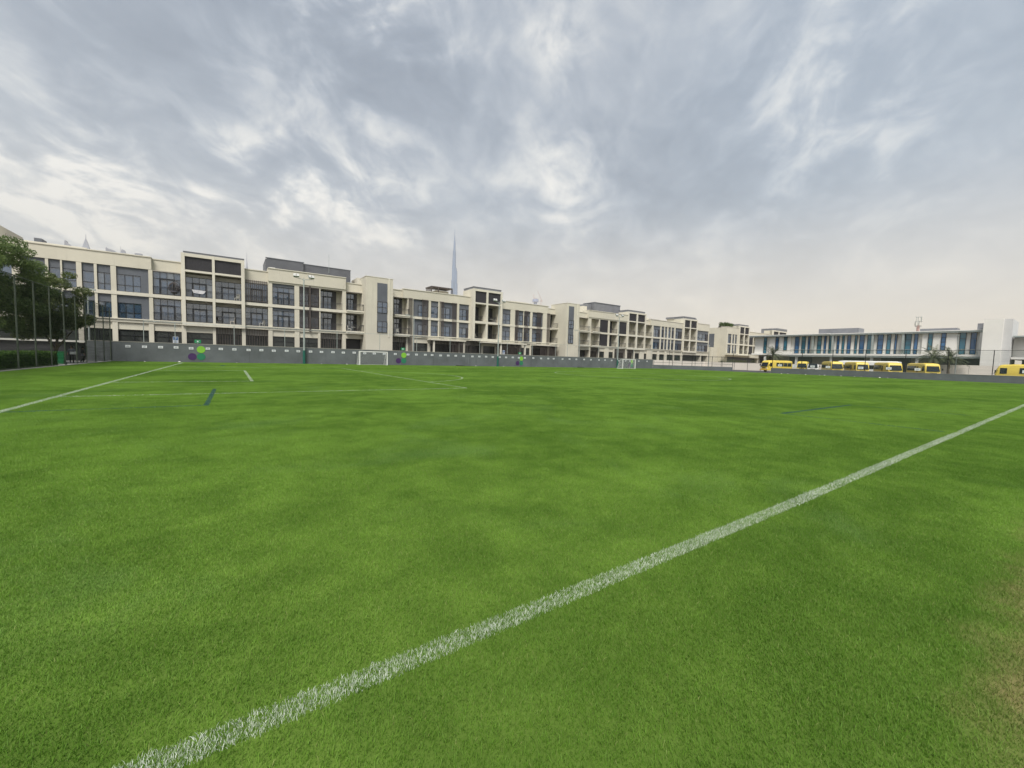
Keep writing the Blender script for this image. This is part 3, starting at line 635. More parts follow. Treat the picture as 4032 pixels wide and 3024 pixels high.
# ================================================================== boundary wall along the far touchline
WY, WH = 57.95, 2.04
bw = empty('boundary_wall', (-14, WY, 0), 0, 'long grey painted wall behind the goals at the far side of the pitch', 'wall')
off = (-14, WY, 0)
joints = [-11.9, 1.9, 14.1, 25.5, 31.8, 44.4, 50.6, 56.9, 66.0, 76.1, 79.4]
for a, b_ in zip(joints[:-1], joints[1:]):
    box('wall_panel', WALLG, a+.012, b_-.012, WY, WY+.2, -.02, WH, bw, off)
    box('wall_coping', CONC, a+.012, b_-.012, WY-.02, WY+.22, WH, WH+.05, bw, off)
box('wall_core', DARKP, -11.85, 79.35, WY+.05, WY+.18, 0, WH-.05, bw, off)
gate = empty('entrance_gate', (-14, WY, 0), 0, 'dark gate opening under a pale beam behind the two walking people', 'gate')
box('gate_panel', DARKP, -22, -13.4, WY+.1, WY+.2, 0, 1.85, gate, off); box('gate_panel', BLACKP, -13.38, -12.0, WY+.12, WY+.2, 0, 1.8, gate, off); box('beam', WHITEW, -22, -11.95, WY-.1, WY+.3, 1.85, 2.02, gate, off)

# net posts standing on the wall
nf = empty('ball_net_fence', (-10, 58.4, 0), 0, 'thin grey posts and top wire of the ball net above the grey wall', 'fence')
npx = [-7.6, -5.0, .4, 5.65, 11.8, 17.5, 23.0, 28.5, 33.9, 39.4, 44.9, 50.4, 53.4, 56.4, 61.9, 67.4, 72.9, 79.3]
for x in npx: MB().tube((x+10, 0, 0), (x+10, 0, 4.36), .035, n=6).build('net_post', GALV, nf)
MB().tube((2.4, 0, 4.34), (89.3, 0, 4.34), .02, n=5).build('top_wire', GALV, nf)

# notices
xs = [-8.8, -7.5, -6.2, -4.9, -3.6, -2.1, -0.9, 0.4, 1.8, 3.1, 4.4, 5.8, 7.1, 8.5, 9.8, 11.2, 12.5, 13.9, 15.3, 16.6, 18.0, 19.6, 21.5, 22.8, 24.2, 25.3, 26.7, 28.0, 29.3, 30.7, 32.3, 33.6, 34.9, 36.2, 37.6, 38.9, 40.3, 41.6, 42.9, 44.8, 46.6, 48.3, 49.6, 51.8, 53.6, 55.4, 57.5, 59.4, 61.7, 63.5, 65.5, 67.7, 69.9, 71.3, 74.3, 77.2]
for i, x in enumerate(xs):
    z = 1.58+random.uniform(-.03, .03)
    e = empty('wall_sign', (x, WY-.02, z), 0, 'small white notice plate on the grey boundary wall, %s from its left end' % nth(i+1), 'sign', 'white notices along the boundary wall')
    o = box('plate', SIGNW, -.20, .20, -.012, .012, -.125, .125, e); o.rotation_euler[1] = random.gauss(0, .012)
    box('text_line', TXT, -.09, .09, -.016, -.0125, .02, .055, e); box('text_line', TXT, -.14, .14, -.016, -.0125, -.06, -.015, e)
def disc(mb, cx, cz, r, y0, y1, n=28): mb.prism([(cx+r*math.cos(2*math.pi*i/n), cz+r*math.sin(2*math.pi*i/n)) for i in range(n)], y0, y1, 'y'); return mb
for x, nm in ((-2.72, 'leftmost, by the parking sign'), (20.87, 'right of the nearest goal'), (42.15, 'past the second floodlight pole'), (72.0, 'partly behind the farther goal')):
    e = empty('circle_logo', (x, WY-.012, 0), 0, 'logo of lime, green and purple circles on the wall, '+nm, 'logo', 'circle logos on the boundary wall')
    disc(MB(), 0, 1.45, .39, -.008, .008).build('lime_circle', GREEN1, e); disc(MB(), 0, .65, .39, -.008, .008).build('green_circle', GREEN2, e); disc(MB(), -.79, .63, .39, -.008, .008).build('purple_circle', PURP, e)
for x, nm in ((-3.02, 'leftmost'), (20.85, 'beyond the nearest goal'), (42.05, 'farthest')):
    e = empty('assembly_point_sign', (x, 58.3, 2.36), 0, 'green emergency sign with white pictogram standing above the wall, '+nm, 'sign', 'green signs above the wall')
    box('plate', SIGNG, -.29, .29, -.015, .015, -.19, .19, e); MB().tube((0, .05, -2.3), (0, .05, .15), .03, n=6).build('post', GALV, e)
    mb = MB()
    for sx in (-1, 1):
        for sz in (-1, 1):
            mb.prism([(sx*.20, sz*.14), (sx*.11, sz*.10), (sx*.075, sz*.055), (sx*.15, sz*.135)], -.02, -.016, 'y')
    mb.prism([(-.05, -.10), (.05, -.10), (.06, .02), (-.06, .02)], -.021, -.016, 'y'); disc(mb, 0, .06, .04, -.021, -.016, 12); disc(mb, -.075, .03, .028, -.021, -.016, 10); disc(mb, .075, .03, .028, -.021, -.016, 10)
    mb.build('pictogram', SIGNW, e)
def text_mesh(name, s, size, m, parent, loc):
    cu = bpy.data.curves.new(name, 'FONT'); cu.body = s; cu.size = size; cu.align_x = 'CENTER'; cu.align_y = 'CENTER'; cu.extrude = .003
    t_ = bpy.data.objects.new('tmp', cu); col.objects.link(t_); dg = bpy.context.evaluated_depsgraph_get()
    me = bpy.data.meshes.new_from_object(t_.evaluated_get(dg)); bpy.data.objects.remove(t_); me.materials.append(m)
    o = bpy.data.objects.new(name, me); o.location = loc; o.rotation_euler = (math.pi/2, 0, 0); return link(o, parent)
for x, nm in ((-5.1, 'at left'), (39.75, 'beyond the second floodlight pole')):
    e = empty('parking_sign', (x, 60, 2.45), 0, 'blue and white parking sign on a post behind the wall, '+nm, 'sign', 'parking signs behind the wall')
    box('plate', SIGNW, -.24, .24, -.015, .015, -.38, .38, e); box('blue_field', SIGNB, -.21, .21, -.02, -.016, .0, .35, e); text_mesh('letter', 'P', .34, SIGNW, e, (0, -.022, .17))
    for k in range(3): box('text_line', SIGNB, -.17, .17, -.02, -.016, -.10-k*.1, -.06-k*.1, e)
    MB().tube((0, .05, -2.4), (0, .05, .3), .035, n=6).build('post', GALV, e)

# ------------------------------------------------------------------ floodlights
def floodlight(x, y, label):
    e = empty('floodlight_pole', (x, y, 0), 0, label, 'floodlight', 'floodlight poles along the far side')
    MB().tube((0, 0, 1.7), (0, 0, 10.6), .115, .065, 12).build('pole', GALV, e, smooth=False)
    MB().tube((0, 0, -.02), (0, 0, 1.72), .165, .15, 12).build('painted_base', POLEG, e)
    MB().tube((-1.12, 0, 10.78), (-.15, 0, 10.62), .035, n=6).tube((-.15, 0, 10.62), (0, 0, 10.42), .035, n=6).tube((1.12, 0, 10.72), (.15, 0, 10.6), .035, n=6).tube((.15, 0, 10.6), (0, 0, 10.42), .035, n=6).tube((0, 0, 10.5), (0, 0, 10.85), .03, n=6).build('cross_arm', GALV, e)
    for s in (-1, 1):
        h = MB().box(-.32, .32, -.10, .10, -.2, .2).build('lamp_head', GALV, e, loc=(s*.85, -.08, 11.0)); h.rotation_euler = (R(-38), 0, s*.12)
        MB().box(-.28, .28, -.112, -.102, -.17, .17).box(-.05, .05, .1, .2, -.1, .1).build('lens', LAMPC, h)
        MB().box(-.02, .02, -.118, -.113, -.17, .17).box(-.28, .28, -.118, -.113, -.02, .02).build('lamp_grille', BLACKP, h)
        MB().tube((s*.85, 0, 10.72), (s*.85, -.05, 10.9), .03, n=6).build('bracket', GALV, e)
floodlight(7.72, 57.6, 'nearest floodlight pole with green base, in front of the left block')
floodlight(37.0, 57.6, 'second floodlight pole with green base, before the middle block')
floodlight(66.8, 57.5, 'farthest floodlight pole with green base, left of the far goal')

# ------------------------------------------------------------------ goals
def goal(x0, y, label, w=3.66, h=1.80):
    e = empty('football_goal', (x0, y, 0), 0, label, 'goal', 'football goals by the far wall')
    for s in (0, w): MB().box(s-.05, s+.05, -.05, .05, 0, h+.05).build('post', WHITE, e)
    MB().box(.05, w-.05, -.05, .05, h-.05, h+.05).build('crossbar', WHITE, e)
    for s in (0, w): MB().tube((s, 0, h), (s, .55, h), .022, n=6).tube((s, .55, h), (s, 1.5, .03), .022, n=6).tube((s, 0, .03), (s, 1.5, .03), .022, n=6).build('back_stay', WHITE, e)
    MB().tube((0, 1.5, .03), (w, 1.5, .03), .022, n=6).build('ground_bar', WHITE, e)
    mb = MB(); n = 30; prof = [(.02, h), (.5, h-.02), (1.48, .05)]
    for i in range(n+1):
        x = w*i/n
        for a, b_ in zip(prof[:-1], prof[1:]): mb.tube((x, a[0], a[1]), (x, b_[0], b_[1]), .004, n=3, cap=False)
    for k in range(18):
        f = k/17*2.6
        yy, zz = (f*.48/.48*.19, h) if f < .5 else (.5+(f-.5)/2.1*.98, h-.02-(f-.5)/2.1*1.73)
        mb.tube((0, yy, zz), (w, yy, zz), .004, n=3, cap=False)
    for s in (0, w):
        for k in range(12):
            yy = 1.45*k/11; zt = h if yy < .52 else h-(yy-.52)/.95*1.75
            mb.tube((s, yy, 0), (s, yy, zt), .004, n=3, cap=False)
        for k in range(14):
            zz = h*k/14; yt = 1.5-(zz/h)*.95; mb.tube((s, 0, zz), (s, yt, zz), .004, n=3, cap=False)
    o = mb.build('net', WHITE, e, fix=False); o['kind'] = 'stuff'
goal(14.15, 56.0, 'nearer white football goal with net, in front of the left stair tower')
goal(63.4, 53.2, 'farther white football goal with net, beside the farthest floodlight pole', 3.75, 1.86)

# ================================================================== left fence, hedge, trees, people
FX = -10.1
fe = empty('netting_fence', (FX, 33, 0), 0, 'tall fence of dark netting on green posts along the left edge', 'fence')
fy = [22.0, 24.7, 27.4, 30.1, 32.9, 35.63, 38.3, 41.0, 43.8, 46.6, 49.3, 52.1, 55.2, 57.9]
for y in fy: MB().tube((0, y-33, 0), (0, y-33, 5.42), .042, n=8).build('fence_post', FPOST, fe)
MB().tube((0, 22-33, 5.40), (0, 57.9-33, 5.45), .03, n=6).build('top_rail', FPOST, fe); MB().tube((0, -11, .12), (0, 24.9, .12), .012, n=5).build('bottom_wire', FPOST, fe)
for a, b_ in zip(fy[:-1], fy[1:]): MB().box(-.006, .006, a-33+.04, b_-33-.04, .1, 5.38).build('mesh_panel', NETD, fe)
hd = empty('hedge', (-11.0, 30, 0), 0, 'clipped green hedge behind the netting fence at the left edge', 'hedge')
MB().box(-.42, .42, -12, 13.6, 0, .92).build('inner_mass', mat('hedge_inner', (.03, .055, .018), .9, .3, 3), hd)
n = 29000; P = np.column_stack([rng.uniform(-.5, .5, n), rng.uniform(-12.05, 13.65, n), rng.uniform(.02, 1.02, n)])
f = rng.integers(0, 4, n); P[f == 0, 0] = .5+rng.normal(0, .04, (f == 0).sum()); P[f == 1, 2] = 1.0+rng.normal(0, .035, (f == 1).sum()); P[f == 2, 1] = np.where(rng.uniform(size=(f == 2).sum()) < .5, 13.65, 13.65)+rng.normal(0, .04, (f == 2).sum()); P[f == 3, 0] = .5+rng.normal(0, .05, (f == 3).sum())
u = rng.normal(size=(n, 3)); u /= np.linalg.norm(u, axis=1)[:, None]; v = np.cross(u, rng.normal(size=(n, 3))); v /= np.linalg.norm(v, axis=1)[:, None]; s = rng.uniform(.03, .065, (n, 1))
quads('foliage', np.stack([P-u*s, P+v*s*.5, P+u*s, P-v*s*.5], 1).reshape(-1, 3), np.arange(n*4).reshape(-1, 4), HEDGE, hd, attr=np.repeat(rng.uniform(0, 1, n), 4))
bn = empty('wheelie_bin', (-10.72, 45.3, 0), 0, 'green plastic wheelie bin at the end of the hedge', 'bin')
bm_ = MB(); b0 = [(-.22, -.25), (.22, -.25), (.22, .25), (-.22, .25)]
bm_.v += [(x, y, .08) for x, y in b0] + [(x*1.25, y*1.25, .95) for x, y in b0]; bm_.f += [(3, 2, 1, 0), (4, 5, 6, 7), (0, 1, 5, 4), (1, 2, 6, 5), (2, 3, 7, 6), (3, 0, 4, 7)]; bm_.mi += [0]*6
bm_.build('body', BIN, bn); MB().box(-.32, .32, -.34, .34, .95, 1.02).build('lid', BIN, bn)
for s in (-1, 1): MB().tube((s*.2, .3, .1), (s*.27, .3, .1), .1, n=12).build('wheel', TYRE, bn)
gw = empty('garden_wall', (-14.5, 40, 0), 0, 'low pale block wall behind the hedge at the far left', 'wall')
MB().box(-.1, .1, -14, 7.6, 0, 2.05).build('wall_face', WHITEW, gw); MB().box(-.16, .16, -14, 7.66, 2.05, 2.13).build('coping', CONC, gw)

def tree(name, x, y, label, trunks, clumps, n, size, m):
    e = empty(name, (x, y, 0), 0, label, 'tree'); mb = MB()
    for pts, r0 in trunks:
        k = len(pts)-1; mb.path([Vector(p) for p in pts], [r0*(1-.75*i/k) for i in range(k+1)], 8)
    mb.build('trunk', BARK, e, fix=False)
    foliage('crown', clumps, n, size, m, e)
def clumps_in(cx, cy, cz, rx, ry, rz, k, s0, s1):
    out = []
    for _ in range(k):
        d = rng.normal(size=3); d /= np.linalg.norm(d); r = rng.uniform(.35, 1)**.6; q = rng.uniform(s0, s1)
        out.append((cx+d[0]*rx*r, cy+d[1]*ry*r, cz+d[2]*rz*r, q, q, q*.62, q**2.2))
    return out
tree('leafy_tree', -16.2, 47, 'large dark green tree rising above the left netting fence', [([(0, 0, 0), (.1, .1, 1.6), (.4, .3, 3.2), (.9, .2, 5.5)], .24), ([(.1, .1, 1.5), (-.9, .6, 3.4), (-1.6, .9, 5.8)], .15), ([(.2, .1, 2), (1.2, -.6, 3.6), (1.9, -.8, 5.2)], .13), ([(0, .1, 1.8), (.2, 1.2, 4), (.1, 1.9, 6.5)], .13)],
     clumps_in(1.2, .6, 6.5, 3.3, 3.8, 3.0, 85, .55, 1.15)+clumps_in(-3, -1, 6.6, 2.2, 3, 2.4, 26, .6, 1.1)+clumps_in(2.4, 1, 4.2, 1.9, 2.6, 1.7, 30, .45, .9)+clumps_in(-.5, -1, 3.2, 3.0, 2.6, 1.0, 30, .45, .9), 80000, .105, LEAF)
tree('leafy_tree', -12.9, 52.6, 'smaller olive green tree leaning over the path behind the fence posts', [([(0, 0, 0), (.25, .1, 1.2), (.3, .2, 2.6), (.9, .2, 4.2)], .15), ([(.2, .1, 1.0), (-.5, .3, 2.5), (-.8, .5, 4.4)], .1), ([(.3, .1, 1.3), (1.2, -.2, 2.6), (1.9, -.3, 3.8)], .08)],
     clumps_in(.2, 0, 5.6, 2.1, 2.0, 2.5, 52, .4, .85)+clumps_in(1.5, -.4, 3.9, 1.3, 1.3, .85, 24, .35, .7)+clumps_in(-1.2, -.3, 3.2, 1.9, 1.3, 1.2, 30, .4, .8), 38000, .10, LEAFY)
tree('bare_tree', -15.2, 49.6, 'thin bare branches sticking out above the big tree', [([(0, 0, 0), (.1, 0, 4), (.2, 0, 8.3), (.0, .1, 10.4)], .08), ([(.2, 0, 8.2), (.7, 0, 9.6), (.8, .1, 10.2)], .035), ([(.1, 0, 7.8), (-.5, 0, 9.2), (-.6, 0, 9.9)], .03), ([(.6, 0, 9.3), (1.05, 0, 9.9)], .02)],
     [(.2, 0, 8.6, .7, .6, .7, 1), (.9, 0, 8.0, .6, .5, .5, 1)], 260, .10, LEAFY)

def person(x, y, rz, label, joints, edges, radii, zones, scale, extra=None):
    e = empty('person', (x, y, 0), rz, label, 'person')
    me = bpy.data.meshes.new('p'); me.from_pydata([Vector(j)*scale for j in joints], edges, []); o = bpy.data.objects.new('tmp', me); col.objects.link(o)
    o.modifiers.new('skin', 'SKIN'); o.modifiers.new('sub', 'SUBSURF').levels = 2; o.modifiers['sub'].render_levels = 2
    sv = me.skin_vertices[0].data
    for i, r in enumerate(radii): sv[i].radius = (r[0]*scale, r[1]*scale) if isinstance(r, tuple) else (r*scale, r*scale); sv[i].use_root = (i == 0)
    dg = bpy.context.evaluated_depsgraph_get(); bme = bpy.data.meshes.new_from_object(o.evaluated_get(dg)); bpy.data.objects.remove(o)
    bme.materials.clear()
    for m_ in (SKIN, zones['top'], zones['legs'], BLACKP): bme.materials.append(m_)
    for p_ in bme.polygons:
        c_ = p_.center/scale; p_.use_smooth = True
        hand = c_.z < 1.02 and (abs(c_.y) > .24) and c_.z > .7
        p_.material_index = 0 if c_.z > 1.43 or hand else (1 if c_.z > zones['waist'] else (3 if c_.z < .09 else 2))
    b_ = bpy.data.objects.new('body', bme); link(b_, e)
    h = MB()
    for i in range(7):
        a0, a1 = math.pi*i/7*.62, math.pi*(i+1)/7*.62
        for j in range(12):
            q0, q1 = 2*math.pi*j/12, 2*math.pi*(j+1)/12
            h.poly([Vector((-.018+.128*math.sin(a)*math.cos(q), .112*math.sin(a)*math.sin(q), 1.60+.160*math.cos(a)))*scale for a, q in ((a0, q0), (a1, q0), (a1, q1), (a0, q1))])
    h.build('hair', HAIR, e, fix=False); 
    if extra: extra(e, scale)
    return e
J = [(0, 0, .92), (0, 0, 1.12), (.02, 0, 1.34), (.02, 0, 1.46), (.03, 0, 1.53), (.035, 0, 1.62), (.03, 0, 1.70),       # 0-6 pelvis..head
     (0, .10, .88), (.12, .10, .49), (.02, .10, .08), (.16, .10, .03), (0, -.10, .88), (.06, -.10, .48), (-.22, -.10, .12), (-.10, -.10, .03),   # legs mid-stride
     (.02, .19, 1.36), (.0, .25, 1.10), (.20, .22, .98), (.30, .20, .98), (.02, -.19, 1.36), (-.04, -.26, 1.10), (.06, -.28, .88), (.09, -.28, .79)]
E_ = [(0, 1), (1, 2), (2, 3), (3, 4), (4, 5), (5, 6), (0, 7), (7, 8), (8, 9), (9, 10), (0, 11), (11, 12), (12, 13), (13, 14), (2, 15), (15, 16), (16, 17), (17, 18), (2, 19), (19, 20), (20, 21), (21, 22)]
RD = [(.15, .12), (.14, .105), (.16, .11), .055, .055, (.085, .10), .07, .095, .065, .048, .04, .095, .065, .048, .04, .06, .047, .037, .035, .06, .047, .037, .035]
def bag(e, s): MB().box(.10*s, .18*s, -.12*s, .30*s, .86*s, 1.12*s).build('held_papers', WHITE, e)
def waist(e, s):
    mb = MB(); ring = [(.155*math.cos(a), .19*math.sin(a)) for a in np.linspace(0, 2*math.pi, 15)[:-1]]
    mb.prism([(x*s, y*s) for x, y in ring], .74*s, 1.0*s); mb.build('tied_jacket', CLGRY, e)
person(-11.15, 50.0, R(-75), 'person in grey top and long black skirt holding white papers behind the fence', J, E_, RD, {'top': CLGRY, 'legs': CLBLK, 'waist': .9}, .87, bag)
person(-10.75, 51.3, R(25), 'person in black with grey jacket round the waist walking by the wall', J, E_, RD, {'top': CLBLK, 'legs': CLBLK, 'waist': .9}, .83, waist)

# street lamps behind the wall
def street_lamp(x, y, h, label, arm=-.9):
    e = empty('street_lamp', (x, y, 0), 0, label, 'street lamp', 'street lamps')
    MB().tube((0, 0, 0), (0, 0, h), .09, .055, 8).build('pole', GALV, e); MB().tube((0, 0, h-.05), (arm, 0, h+.12), .035, n=6).build('arm', GALV, e)
    MB().box(arm-.5, arm+.1, -.12, .12, h+.06, h+.2).build('lamp_head', GALV, e)
street_lamp(-12.45, 62, 7.4, 'pale street lamp behind the left netting fence', .5); street_lamp(24.3, 63, 7.7, 'street lamp beside the left stair tower, before the middle block')
street_lamp(60.9, 63, 7.6, 'street lamp in front of the right stair tower'); street_lamp(111.6, 63, 6.7, 'street lamp by the end of the right block')

# ================================================================== right side: low wall, fence, car park, school
RX = 86.0
lw = empty('low_wall', (RX, 36, 0), 0, 'low grey wall with flaking paint along the right edge of the pitch', 'wall')
box('wall_panel', WALLL, RX, RX+.2, -12, 36.0, -.02, .98, lw, (RX, 36, 0)); box('coping', CONC, RX-.02, RX+.22, -12, 36.02, .98, 1.02, lw, (RX, 36, 0))
lw2 = empty('low_wall', (79.4, 57.9, 0), 0, 'low grey corner wall between the tall wall and the opening', 'wall')
CH = [(79.4, 57.95), (84.2, 51.4), (88.6, 44.6)]
for (ax, ay), (bx, by) in zip(CH[:-1], CH[1:]):
    d = Vector((bx-ax, by-ay, 0)).normalized(); nrm = Vector((-d.y, d.x, 0))*-.2
    P4 = [(ax-79.4, ay-57.9), (bx-79.4, by-57.9), (bx-79.4-nrm.x, by-57.9-nrm.y), (ax-79.4-nrm.x, ay-57.9-nrm.y)]
    MB().prism(P4, -.02, .88).build('wall_panel', WALLL, lw2)
rf = empty('mesh_fence', (RX+.1, 36, 0), 0, 'dark mesh fence on the low wall in front of the buses', 'fence')
ry = [-10.2, -5.6, -1.0, 3.6, 8.2, 12.5, 17.05, 21.9, 26.35, 30.95, 35.85]
for y in ry: MB().box(-.04, .04, y-36-.04, y-36+.04, 1.0, 4.46).build('fence_post', BLACKP, rf)
for a, b_ in zip(ry[:-1], ry[1:]): MB().box(-.005, .005, a-36+.05, b_-36-.05, 1.05, 4.4).build('mesh_panel', NETR, rf)
MB().tube((0, -46.2, 4.42), (0, -.15, 4.42), .025, n=5).build('top_rail', BLACKP, rf)
rf2 = empty('mesh_fence', (79.6, 57.9, 0), 0, 'black posts and rails of the fence round the far right corner', 'fence')
cpts = []
for k in range(9):
    f = k/8; p_ = Vector((79.6+(88.7-79.6)*f, 57.9+(44.7-57.9)*f, 0)); cpts.append(p_)
    MB().tube((p_.x-79.6, p_.y-57.9, .8), (p_.x-79.6, p_.y-57.9, 2.95 if k % 2 else (4.3 if k == 8 else 3.05)), .05 if k % 2 == 0 else .03, n=6).build('fence_post', BLACKP, rf2)
for z in (2.95, 1.45): MB().tube((0, 0, z), (9.1, -13.2, z), .03, n=5).build('rail', BLACKP, rf2)
for k in range(8): 
    a, b_ = cpts[k], cpts[k+1]; MB().poly([(a.x-79.6, a.y-57.9, .9), (b_.x-79.6, b_.y-57.9, .9), (b_.x-79.6, b_.y-57.9, 2.95), (a.x-79.6, a.y-57.9, 2.95)]).build('mesh_panel', NETR, rf2, fix=False)
ba = empty('court_cage', (95, 62, 0), 0, 'second run of thin black fence posts behind the corner fence', 'fence')
for k in range(8): MB().tube((-2+k*2.6, 1-k*2.0, 0), (-2+k*2.6, 1-k*2.0, 3.4 if k % 3 else 4.6), .045, n=6).build('fence_post', BLACKP, ba)
MB().tube((-2, 1, 3.35), (16.2, -13, 3.35), .03, n=5).build('rail', BLACKP, ba); MB().tube((-2, 1, 1.9), (16.2, -13, 1.9), .025, n=5).build('rail', BLACKP, ba)
cw = empty('compound_wall', (90, 66, 0), 0, 'pale cream compound wall behind the corner fence', 'wall')
for a, b_ in ((-10, -3), (-2.96, 6), (6.04, 15), (15.04, 25)): MB().box(a, b_, 0, .2, 0, 2.05).build('wall_panel', COMPW, cw)
MB().box(25, 25.2, -40, 0.2, 0, 2.0).build('wall_panel', COMPW, cw)
for i, (y, z) in enumerate(((34.5, 1.55), (32.0, 1.5), (29.2, 1.5), (26.9, 1.48), (22.4, 1.5), (18.9, 1.55), (15.6, 1.52), (5.3, 1.6))):
    e = empty('fence_sign', (RX+.02, y, z), 0, 'white notice plate hung on the mesh fence by the buses, %s from the left' % nth(i+1), 'sign', 'white notices on the mesh fence')
    box('plate', SIGNW, -.012, .012, -.33, .33, -.19, .19, e); box('text_line', TXT, -.016, -.0125, -.2, .2, .02, .06, e); box('text_line', TXT, -.016, -.0125, -.15, .15, -.08, -.04, e)

# ------------------------------------------------------------------ buses
def loft(mb, secs, cap=True):
    n = len(secs[0]); b = len(mb.v)
    for s in secs: mb.v += [tuple(p) for p in s]
    for i in range(len(secs)-1):
        for j in range(n):
            k = (j+1) % n; mb.f.append((b+i*n+j, b+i*n+k, b+(i+1)*n+k, b+(i+1)*n+j)); mb.mi.append(0)
    if cap: mb.f += [tuple(b+j for j in range(n)), tuple(b+(len(secs)-1)*n+j for j in range(n))]; mb.mi += [0, 0]
    return mb
def ring(x, w, z0, z1, r=.22, tumble=.08, rake=0., zr=1.15):
    P = []
    for cy, cz, a0 in ((w-r, z1-r, 0), (-(w-r), z1-r, 90), (-(w-.06), z0+.06, 180), (w-.06, z0+.06, 270)):
        rr = r if cz > 1.5 else .06
        for k in range(4):
            a = R(a0+k*30); y, z = cy+rr*math.cos(a), cz+rr*math.sin(a)
            y *= 1-tumble*max(0, (z-1.2))/1.4; P.append((x-rake*max(0, z-zr), y, z))
    return P
def make_bus(name, x, y, head, label, paint=YEL, length=7.0, h=2.6, stop=False, group='yellow minibuses in the car park', cat='bus', lower=YELD):
    e = empty(name, (x, y, 0), head, label, cat, group); L = length/2; w = 1.02
    secs = [ring(-L, w*.93, .5, h-.18, rake=-.05), ring(-L+.12, w, .42, h-.04), ring(-L+.6, w, .38, h), ring(L-1.6, w, .38, h), ring(L-.75, w, .38, h-.03, rake=.12), ring(L-.22, w, .38, h-.10, rake=.30), ring(L-.04, w*.96, .42, h-.22, rake=.36), ring(L, w*.9, .5, h-.34, rake=.40)]
    loft(MB(), secs).build('body', paint, e, smooth=True)
    def side(nm, m_, xa, xb, za, zb, s, d=.012):
        t0, t1 = (1-.08*max(0, za-1.2)/1.4)*w, (1-.08*max(0, zb-1.2)/1.4)*w
        mb = MB(); b0 = len(mb.v)
        for o_ in (-.02, d):
            mb.v += [(xa, s*(t0+o_), za), (xb, s*(t0+o_), za), (xb, s*(t1+o_), zb), (xa, s*(t1+o_), zb)]
        mb.f += [(0, 1, 2, 3), (7, 6, 5, 4), (0, 4, 5, 1), (1, 5, 6, 2), (2, 6, 7, 3), (3, 7, 4, 0)]; mb.mi += [0]*6
        return mb.build(nm, m_, e)
    nwin = int((length-2.6)/1.12)
    for s in (-1, 1):
        for k in range(nwin): side('side_window', BUSG, -L+.35+k*1.13, -L+1.38+k*1.13, 1.32, 2.12, s)
        if s == -1:                                        # door side
            d = side('door', lower, -L+.42+nwin*1.13, -L+1.1+nwin*1.13, .5, 2.12, s, .02); side('door_glass', BUSG, -L+.5+nwin*1.13, -L+1.02+nwin*1.13, 1.15, 2.05, s, .03)
        else: side('side_window', BUSG, -L+.42+nwin*1.13, -L+1.2+nwin*1.13, 1.32, 2.12, s)
        xq = L-1.28
        side('cab_window', BUSG, xq, L-.62, 1.25, 2.08, s); side('black_band', TYRE, -L+.3, L-1.9, .80, .86, s, .008)
        side('lower_panel', lower, -L+.7, L-2.2, .45, .78, s, .006)
    # windscreen, grille, lights
    def xf(z): return L+.015-.40*max(0, z-1.15)
    mb = MB(); ww = .86
    for o_ in (0, .03): mb.v += [(xf(1.22)-.04+o_, -ww, 1.22), (xf(1.22)-.04+o_, ww, 1.22), (xf(2.12)-.04+o_, ww*.9, 2.12), (xf(2.12)-.04+o_, -ww*.9, 2.12)]
    mb.f += [(0, 1, 2, 3), (7, 6, 5, 4), (0, 4, 5, 1), (1, 5, 6, 2), (2, 6, 7, 3), (3, 7, 4, 0)]; mb.mi += [0]*6; mb.build('windscreen', BUSG, e)
    MB().box(L-.06, L+.03, -.45, .45, .88, 1.0).build('grille', TYRE, e); MB().box(L-.10, L+.09, -.98, .98, .40, .62).build('bumper', lower, e)
    for s in (-1, 1):
        MB().box(L-.06, L+.02, s*.72-.16, s*.72+.16, .74, .96).build('headlight', LAMPC, e)
        MB().tube((L-.45, s*1.0, 1.75), (L-.2, s*1.2, 1.7), .018, n=5).box(L-.24, L-.14, s*1.2-.08, s*1.2+.08, 1.4, 1.75).build('mirror', TYRE, e)
        for xx in (-L+1.55, L-1.5):
            wv = MB().tube((xx, s*.84, .38), (xx, s*1.035, .38), .38, n=20).build('wheel', TYRE, e); MB().tube((xx, s*1.0, .38), (xx, s*1.045, .38), .2, n=14).build('rim', GALV, wv)
    MB().box(-L+.6, L-1.7, -.7, .7, h-.02, h+.04).build('roof_pod', paint, e)
    if stop:
        disc_ = MB().prism([(L-4.25+.24*math.cos(a), 1.0+.13*math.sin(a)) for a in np.linspace(math.pi/8, 2*math.pi+math.pi/8, 9)[:-1]], 1.03, 1.06, 'y').build('red_plate', RED, e)
        MB().box(L-4.38, L-4.12, 1.062, 1.066, .98, 1.03).build('plate_text', SIGNW, e)
    return e
H = math.atan2(-.52, -.86); fx, fy_ = -.86, -.52; rx_, ry_ = -.52, .86     # forward, right hand
for cy, nm in ((16.6, 'rightmost of the row, nose by the pale wall'), (21.3, 'second from right in the row'), (25.9, 'third from right in the row'), (29.8, 'leftmost of the row, beside the white van')):
    make_bus('minibus', 97-rx_*1.02-fx*3.5, cy-ry_*1.02-fy_*3.5, H, 'yellow minibus parked at an angle, '+nm)
f1 = Vector((-.94, .34, 0)).normalized(); c1 = Vector((98, 41.7, 0)); l1 = Vector((-f1.y, f1.x, 0))
p1 = c1-l1*1.02-f1*3.5; make_bus('minibus', p1.x, p1.y, math.atan2(f1.y, f1.x), 'yellow minibus facing left in the opening, wheels showing')
make_bus('minibus', 111.0, 39.6, math.atan2(-.28, -.96), 'yellow minibus half hidden behind the opening, facing the pitch')
make_bus('minibus', 93.2, 5.2, math.pi/2, 'yellow minibus cut by the right edge, with red plate on its side', stop=True)
